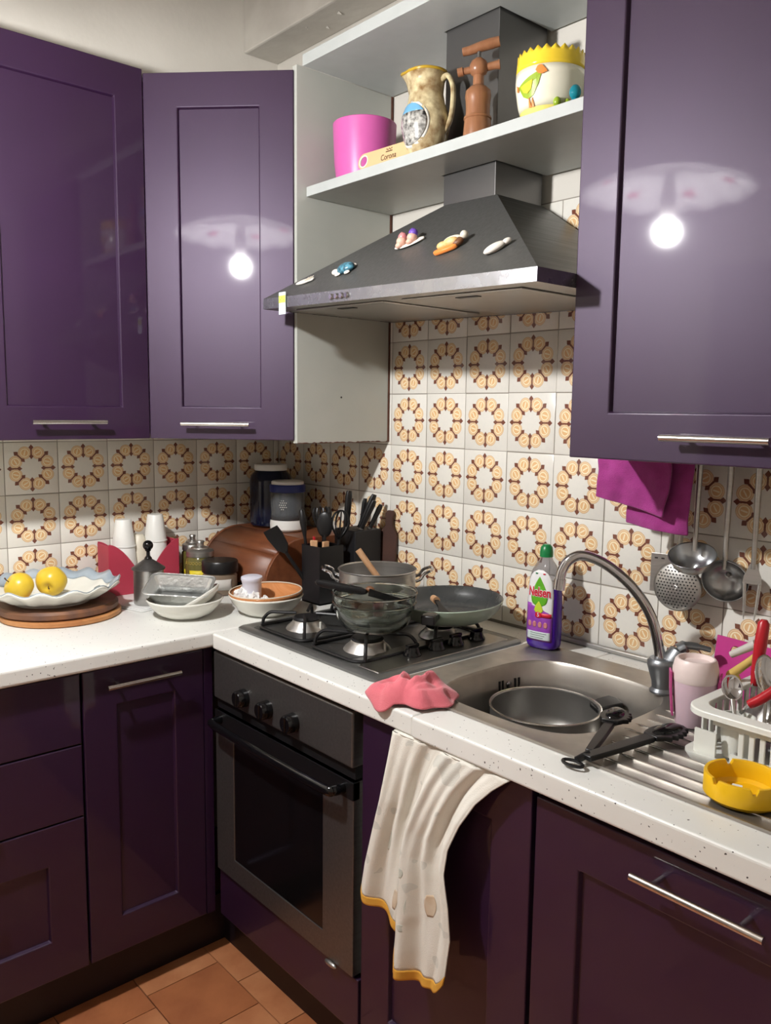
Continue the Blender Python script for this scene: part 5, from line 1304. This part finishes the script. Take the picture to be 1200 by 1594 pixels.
# utensil holder with tools
uh = (0.548, -0.218)
t = thing('utensil_holder', 'square black utensil holder full of black tools beside the hob', 'holder', (*uh, 0.9005))
g = G(); s = 0.043; H = 0.168
for x0, x1, y0, y1 in ((-s, s, -s, -s + 0.004), (-s, s, s - 0.004, s), (-s, -s + 0.004, -s + 0.004, s - 0.004), (s - 0.004, s, -s + 0.004, s - 0.004)): g.bx(x0, x1, y0, y1, 0, H)
g.bx(-s, s, -s, s, 0, 0.004); g.obj('box', mat('matte_black', (20, 20, 23), 0.45), t, smooth=0)
for k, (px, py) in enumerate(((-0.022, -0.024), (0.0, -0.02), (0.024, -0.018), (-0.02, 0.02), (0.02, 0.022))):
    pass
uz = 0.9005
def tool(name, label, x, y, tip, kind, rz=0.0, mt=m_black, cat='utensil'):
    """stands in the holder at (x,y), its head at tip (relative to the holder's top centre)"""
    base = Vector((uh[0] + x, uh[1] + y, uz + 0.012)); top = Vector((uh[0] + tip[0], uh[1] + tip[1], uz + H + tip[2]))
    d = top - base; L_ = d.length
    t = thing(name, label, cat, base); t.rotation_euler = (d.to_track_quat('Z', 'Y').to_matrix().to_4x4() @ RZ(rz)).to_euler()
    G().tube([(0, 0, 0), (0, 0, L_ * 0.4), (0, 0, L_ - 0.05)], [0.007, 0.006, 0.0045], 10).obj('handle', mt, t)
    if kind == 'turner':
        G().loft([[(x * w, y, L_ - 0.055 + z) for x, y in ((-1, -0.0015), (1, -0.0015), (1, 0.0015), (-1, 0.0015))] for w, z in ((0.006, 0), (0.026, 0.022), (0.032, 0.06), (0.030, 0.085))]).obj('blade', mt, t, bevel=0.001)
    elif kind == 'spoon':
        G().ell((0, 0, L_ - 0.022), (0.024, 0.007, 0.038)).obj('spoon_head', mt, t)
    elif kind == 'whisk':
        g = G()
        for k in range(6):
            a = k * pi / 6
            g.tube(smoothpath([(0.004 * cos(a), 0.004 * sin(a), L_ - 0.05), (0.026 * cos(a), 0.026 * sin(a), L_ - 0.01), (0.020 * cos(a), 0.020 * sin(a), L_ + 0.022), (0, 0, L_ + 0.034), (-0.020 * cos(a), -0.020 * sin(a), L_ + 0.022), (-0.026 * cos(a), -0.026 * sin(a), L_ - 0.01), (-0.004 * cos(a), -0.004 * sin(a), L_ - 0.05)], 4), 0.0018, 6)
        g.obj('wires', mt, t)
    elif kind == 'slim':
        G().tube([(0, 0, L_ - 0.06), (0, 0, L_ - 0.02), (0, 0, L_ + 0.012), (0, 0, L_ + 0.02)], [0.005, 0.010, 0.009, 0.004], 12).obj('grip', mt, t)
    elif kind == 'masher':
        g = G()
        for k in range(8):
            a = pi / 4 * k
            g.tube(smoothpath([(0, 0, L_ - 0.05), (0.018 * cos(a), 0.018 * sin(a), L_ - 0.03), (0.026 * cos(a), 0.026 * sin(a), L_), (0.022 * cos(a), 0.022 * sin(a), L_ + 0.02)], 4), 0.0035, 8)
        g.obj('tines', mt, t)
    return t
tool('turner', 'black turner leaning far out over the bread box', -0.02, -0.01, (-0.085, -0.105, 0.020), 'turner', 0.9)
tool('slotted_spoon', 'black long-handled tool upright at the edge of the holder', -0.026, -0.018, (-0.045, -0.040, 0.082), 'slim')
tool('pasta_server', 'black pasta server with bent tines in the holder', -0.005, 0.02, (-0.022, 0.014, 0.085), 'masher')
tool('serving_spoon', 'black serving spoon with an oval head in the holder', 0.012, -0.002, (0.012, -0.002, 0.082), 'spoon', 0.7)
tool('whisk', 'black wire whisk at the back of the holder', 0.02, 0.024, (0.032, 0.040, 0.066), 'whisk')
for lab_, x, y, tip, mt in (('flat pale wooden spatula in the black holder, nearest its front edge', 0.0, -0.03, (0.004, -0.034, 0.016), m_wood_spoon), ('short red-handled tool in the black holder', -0.03, 0.0, (-0.034, -0.006, 0.02), m_red_plastic), ('stubby pale wooden spoon handle in the black holder', 0.028, -0.012, (0.03, -0.012, 0.014), m_wood_spoon)):
    base = Vector((uh[0] + x, uh[1] + y, uz + 0.012)); top = Vector((uh[0] + tip[0], uh[1] + tip[1], uz + H + tip[2])); d = top - base
    t = thing('wooden_utensil' if mt is m_wood_spoon else 'red_utensil', lab_, 'utensil', base); t.rotation_euler = d.to_track_quat('Z', 'Y').to_euler()
    G().loft([[(sx_ * w, sy_ * 0.004, z) for sx_, sy_ in ((-1, -1), (1, -1), (1, 1), (-1, 1))] for w, z in ((0.006, 0), (0.008, d.length * 0.6), (0.011, d.length))]).obj('handle', mt, t, bevel=0.002)

# knife block
kb = (0.552, -0.090)
t = thing('knife_block', 'black square knife block standing against the tiles', 'knife block', (*kb, 0.9005))
G().bx(-0.05, 0.05, -0.05, 0.05, 0, 0.205).obj('block', mat('matte_black_block', (24, 24, 27), 0.5), t, smooth=0, bevel=0.003)
for k, (dx, dy) in enumerate(((-0.02, -0.03), (0.01, -0.02), (0.02, 0.0), (-0.005, 0.012), (0.028, 0.022))):
    G().bx(dx - 0.009, dx + 0.009, dy - 0.002, dy + 0.002, 0.2045, 0.2058).obj('slot', m_dark, t, smooth=0)
kn = ['largest black-handled knife standing straight in the block', 'slim black-handled knife behind the largest one in the block', 'black-handled knife leaning outward in the middle of the block', 'black-handled knife lower in the block beside the leaning one', 'short black-handled knife at the wall end of the block']
for k, (dx, dy, tx, ty, L_, r) in enumerate(((-0.018, -0.030, 0.05, 0.06, 0.112, 0.0125), (-0.004, 0.016, 0.10, 0.10, 0.088, 0.009), (0.016, -0.008, 0.30, 0.32, 0.112, 0.0115), (0.030, -0.012, 0.34, 0.30, 0.095, 0.010), (0.034, 0.018, 0.30, 0.36, 0.080, 0.0095))):
    t = thing('kitchen_knife', kn[k], 'knife', (kb[0] + dx, kb[1] + dy, 0.9005 + 0.2065)); d = Vector((tx, ty, 1)).normalized(); t.rotation_euler = d.to_track_quat('Z', 'Y').to_euler()
    G().tube([(0, 0, 0.0), (0, 0, L_ * 0.3), (0, 0, L_ * 0.85), (0, 0, L_)], [r * 0.8, r * 0.85, r, r * 0.7], 12, flat=0.75).obj('handle', m_black, t)
    G().tube([(0, 0, -0.0005), (0, 0, 0.004)], r * 0.82, 10, flat=0.75).obj('bolster', m_steel, t)
t = thing('wooden_board', 'dark walnut serving board standing upright by the knife block', 'board', (0.606, -0.026, 0.9005), (radians(-2), radians(2), radians(20)))
G().prism([(-0.03, 0), (0.03, 0), (0.03, 0.19), (0.014, 0.215), (0.013, 0.24), (0.017, 0.25), (0.012, 0.26), (-0.006, 0.26), (-0.012, 0.25), (-0.010, 0.215), (-0.03, 0.19)], -0.006, 0.006, RX(pi / 2)).obj('board', m_walnut, t, bevel=0.002)

# ================================================================ OPEN SHELF CONTENTS
SZ = 2.0435
t = thing('plant_pot', 'plain pink plant pot at the end of the open shelf', 'pot', (0.708, -0.205, SZ))
R, H = 0.083, 0.150
G().lathe([(0, 0), (R * 0.80, 0), (R * 0.88, 0.006), (R * 0.95, 0.05), (R, H - 0.002), (R - 0.002, H), (R - 0.005, H - 0.002), (R * 0.90, 0.05), (R * 0.82, 0.010), (0, 0.008)], 56).obj('pot_wall', m_pink_pot, t)
t = thing('bottle_opener', 'kraft-coloured flat bottle opener lying on the shelf by the pink pot', 'opener', (0.895, -0.287, SZ + 0.0205), (radians(82), 0, radians(3)))
g = G(); n = 40
out = []
for k in range(21):
    a = pi / 2 + pi * k / 20; out.append((-0.085 + 0.019 * cos(a), 0.019 * sin(a)))
for k in range(21):
    a = -pi / 2 + pi * k / 20; out.append((0.085 + 0.019 * cos(a), 0.019 * sin(a)))
n = len(out)
def holed(cx, r): return [(cx + r * cos(2 * pi * k / 24), r * sin(2 * pi * k / 24)) for k in range(24)]
bm = bmesh.new()
def loop(pts): 
    vs = [bm.verts.new((x, y, 0)) for x, y in pts]; return [bm.edges.new((vs[i], vs[(i + 1) % len(vs)])) for i in range(len(vs))]
ed = loop(out) + loop(holed(-0.085, 0.0135)) + loop(holed(0.083, 0.012))
bmesh.ops.triangle_fill(bm, use_beauty=True, edges=ed)
me = bpy.data.meshes.new('opener_plate'); bm.to_mesh(me); bm.free(); me.materials.append(m_card)
o = bpy.data.objects.new('opener_plate', me); COL.objects.link(o); o.parent = t
d = o.modifiers.new('thickness', 'SOLIDIFY'); d.thickness = 0.003; d.offset = 0
for cx, r in ((-0.085, 0.0140), (0.083, 0.0125)):
    G().tube([(cx + r * cos(2 * pi * k / 24), r * sin(2 * pi * k / 24), 0) for k in range(24)], 0.0022, 8, closed=True).obj('eyelet', m_steel_dark if cx > 0 else m_offwhite, t)
text_mesh('brand_lettering', 'Corona', 0.020, m_print_dark, t, TR(0.004, -0.006, 0.0022), 0.0002, 0.85)
g = G()
for k in range(5): g.ell((0.004 + (k - 2) * 0.0042, 0.011 + (0.002 if k % 2 == 0 else 0), 0.0018), (0.0016, 0.0022, 0.0006), 8, 5)
g.bx(-0.007, 0.015, 0.0055, 0.008, 0.0014, 0.0022); g.obj('crown_emblem', m_print_dark, t)

# ceramic jug
t = thing('ceramic_jug', 'cream and brown glazed jug with a painted town picture', 'jug', (0.985, -0.250, SZ), (0, 0, radians(-2)))
jp = [(0.030, 0.0), (0.036, 0.003), (0.046, 0.03), (0.054, 0.065), (0.053, 0.09), (0.042, 0.118), (0.037, 0.140), (0.040, 0.168), (0.046, 0.184)]
def spout(a, r, z):
    k = max(0, (z - 0.13) / 0.055); w = math.exp(-((a - radians(200) + pi) % (2 * pi) - pi) ** 2 / 0.25)
    return (r * (1 + 0.35 * k * w) * (1 + 0.03 * noise.noise(Vector((cos(a) * 3, sin(a) * 3, z * 40)))), z + 0.008 * k * w)
G().lathe([(0, 0.0)] + jp, 64, None, spout).obj('jug_body', m_jug, t, solid=0.004)
G().tube([(spout(2 * pi * k / 48, 0.0465, 0.185)[0] * cos(2 * pi * k / 48), spout(2 * pi * k / 48, 0.0465, 0.185)[0] * sin(2 * pi * k / 48), spout(2 * pi * k / 48, 0.046, 0.185)[1]) for k in range(48)], 0.0035, 8, closed=True).obj('gold_rim', m_jug_rim, t)
G().tube(smoothpath([(0.036, 0.0, 0.165), (0.054, 0, 0.174), (0.068, 0, 0.150), (0.069, 0, 0.11), (0.063, 0, 0.075), (0.048, 0, 0.050)], 5), 0.0085, 12, flat=0.7, M=RZ(radians(20))).obj('handle', m_jug, t)
def medal(mt, nm, z0, z1, d):
    def fn(u, v):
        z = lerp(z0, z1, v); w = sqrt(max(0.0, 1 - ((z - 0.066) / 0.052) ** 2)) * radians(60)
        a = radians(-92) + w * (2 * u - 1); r = interp(z, [(q[1], q[0]) for q in jp]) + d
        return (r * cos(a), r * sin(a), z)
    G().grid(fn, 22, 16).obj(nm, mt, t, solid=0.0006)
medal(m_white_ceramic, 'picture_frame', 0.0145, 0.1175, 0.0022)
def medal2(mt, nm, z0, z1, d):
    def fn(u, v):
        z = lerp(z0, z1, v); w = sqrt(max(0.0, 1 - ((z - 0.066) / 0.046) ** 2)) * radians(53)
        a = radians(-92) + w * (2 * u - 1); r = interp(z, [(q[1], q[0]) for q in jp]) + d
        return (r * cos(a), r * sin(a), z)
    G().grid(fn, 22, 14).obj(nm, mt, t, solid=0.0006)
medal2(m_jug_scene, 'town_picture', 0.0205, 0.090, 0.0032); medal2(m_jug_sky, 'sky_picture', 0.0902, 0.1115, 0.0032)

# wooden corkscrew in its stand
t = thing('corkscrew', 'turned wooden double-handled corkscrew standing on the shelf', 'corkscrew', (1.150, -0.252, SZ))
G().lathe([(0, 0), (0.031, 0), (0.032, 0.004), (0.029, 0.04), (0.0285, 0.044), (0.0305, 0.046), (0.030, 0.05), (0.0265, 0.052), (0.026, 0.07), (0.027, 0.085), (0.0285, 0.092), (0.027, 0.104), (0.019, 0.112), (0.012, 0.116), (0.0115, 0.140), (0, 0.140)], 36).obj('body', m_wood_turned, t)
G().lathe([(0.0115, 0.136), (0.017, 0.140), (0.020, 0.148), (0.020, 0.158), (0.016, 0.166), (0.010, 0.170), (0.008, 0.172), (0, 0.172)], 28).obj('hub', m_wood_turned, t)
M = RZ(radians(34))
g = G(); g.tube([(-0.046, 0, 0.146), (-0.034, 0, 0.148), (-0.033, 0, 0.148), (-0.014, 0, 0.150), (0.014, 0, 0.152), (0.034, 0, 0.155), (0.046, 0, 0.156)], [0.009, 0.0095, 0.007, 0.008, 0.008, 0.0085, 0.010], 14, M=M)
g.obj('lower_handle', m_wood_turned, t)
G().tube([(0, 0, 0.17), (0, 0, 0.190)], 0.0045, 10).obj('shaft', m_steel_dark, t)
g = G(); g.tube([(-0.036, 0, 0.188), (-0.02, 0, 0.190), (0.0, 0, 0.195), (0.025, 0, 0.200), (0.044, 0, 0.203)], [0.0085, 0.0095, 0.0105, 0.0115, 0.0105], 14, M=M)
g.obj('upper_handle', m_wood_turned, t)

# yellow egg cup pot with a painted hen
t = thing('egg_shaped_planter', 'cream and yellow egg-shaped planter with a painted green hen and zigzag rim', 'planter', (1.325, -0.225, SZ)); t.scale = (1, 1, 0.87)
ep = [(a * 0.96, b) for a, b in [(0.045, 0.0), (0.058, 0.006), (0.068, 0.04), (0.0735, 0.08), (0.0735, 0.105), (0.071, 0.138), (0.0705, 0.146)]]
def er(z): return interp(z, [(b, a) for a, b in ep])
def sec(z0, z1, n=6): return [(er(lerp(z0, z1, k / n)), lerp(z0, z1, k / n)) for k in range(n + 1)]
G().lathe([(0, 0)] + sec(0.0, 0.022, 3), 72).obj('pale_base', m_pale_yellow, t)
G().lathe(sec(0.022, 0.108), 72).obj('cream_band', m_cream_glaze, t, solid=0.003, soff=-1)
def zig(a, r, z): return (r, z + (0.005 * (2 * abs(((a / (2 * pi) * 24) % 1) * 2 - 1) - 1) if z > 0.14 else 0))
G().lathe(sec(0.108, 0.146, 4), 192, None, zig).obj('zigzag_rim', m_yellow_glaze, t, solid=0.003, soff=-1)
def esurf(poly, mt, nm, d=0.0012, par=t, a0=radians(-76)):
    """flat drawing (x,z) wrapped on the pot"""
    bm = bmesh.new(); vs = []
    for x, z in poly: vs.append(bm.verts.new((x, 0, z)))
    f_ = bm.faces.new(vs); bmesh.ops.triangulate(bm, faces=[f_]); 
    bmesh.ops.subdivide_edges(bm, edges=bm.edges[:], cuts=2, use_grid_fill=True)
    for v_ in bm.verts:
        a = a0 + v_.co.x / 0.072; r = er(v_.co.z) + d; z = v_.co.z; v_.co = (r * cos(a), r * sin(a), z)
    me = bpy.data.meshes.new(nm); bm.to_mesh(me); bm.free(); me.materials.append(mt)
    o = bpy.data.objects.new(nm, me); COL.objects.link(o); o.parent = par
    dd = o.modifiers.new('thickness', 'SOLIDIFY'); dd.thickness = 0.0008; dd.offset = 0
    return o
hx, hz = -0.012, 0.055
hen = esurf([(hx - 0.036, hz + 0.016), (hx - 0.004, hz + 0.030), (hx + 0.018, hz + 0.038), (hx + 0.024, hz + 0.032), (hx + 0.018, hz + 0.012), (hx + 0.006, hz - 0.010), (hx - 0.008, hz - 0.016), (hx - 0.022, hz - 0.008), (hx - 0.030, hz + 0.006)], m_green_print, 'painted_hen')
esurf([(hx - 0.026, hz + 0.014), (hx + 0.006, hz + 0.022), (hx + 0.002, hz + 0.004), (hx - 0.008, hz - 0.004), (hx - 0.018, hz)], m_yellow_glaze, 'painted_wing', 0.0026, hen)
esurf([(hx + 0.012, hz + 0.040), (hx + 0.016, hz + 0.048), (hx + 0.020, hz + 0.050), (hx + 0.024, hz + 0.050), (hx + 0.028, hz + 0.046), (hx + 0.027, hz + 0.040), (hx + 0.036, hz + 0.034), (hx + 0.026, hz + 0.030), (hx + 0.018, hz + 0.032)], m_orange_print, 'painted_comb', 0.0028, hen)
esurf([(hx - 0.040, hz + 0.022), (hx - 0.034, hz + 0.016), (hx - 0.037, hz + 0.006), (hx - 0.042, hz + 0.010)], m_orange_print, 'painted_tail', 0.0028, hen)
for dx in (-0.006, 0.002):
    esurf([(hx + dx, hz - 0.014), (hx + dx + 0.0012, hz - 0.014), (hx + dx + 0.0012, hz - 0.030), (hx + dx + 0.004, hz - 0.034), (hx + dx - 0.003, hz - 0.034), (hx + dx, hz - 0.030)], m_orange_print, 'painted_leg', 0.0022, hen)
for a, s_ in ((-40, 0.011), (-22, 0.009)):
    G().ell((0.068 * cos(radians(a)), 0.068 * sin(radians(a)), 0.024), (s_ * 0.7, s_ * 0.7, s_), 16, 10).obj('relief_egg', m_green_print, t)
t = thing('glass_ornament', 'tiny turquoise glass ball ornament at the shelf end by the planter', 'ornament', (1.432, -0.285, SZ))
G().ell((0, 0, 0.020), (0.0115, 0.0115, 0.014), 20, 12).obj('ball', m_turq, t)
G().lathe([(0, 0), (0.010, 0), (0.008, 0.004), (0.005, 0.010), (0, 0.010)], 16).obj('foot', m_turq, t)
t = thing('picture_frame', 'thin grey wedge of a frame leaning at the back of the shelf', 'frame', (0.640, -0.030, SZ), (radians(-8), radians(-10), radians(10)))
G().bx(-0.006, 0.006, -0.004, 0.004, 0.0, 0.10).obj('edge', m_grey_label, t, smooth=0)
G().bx(-0.004, 0.004, 0.004, 0.006, 0.0, 0.095).obj('backing', m_raw, t, smooth=0)
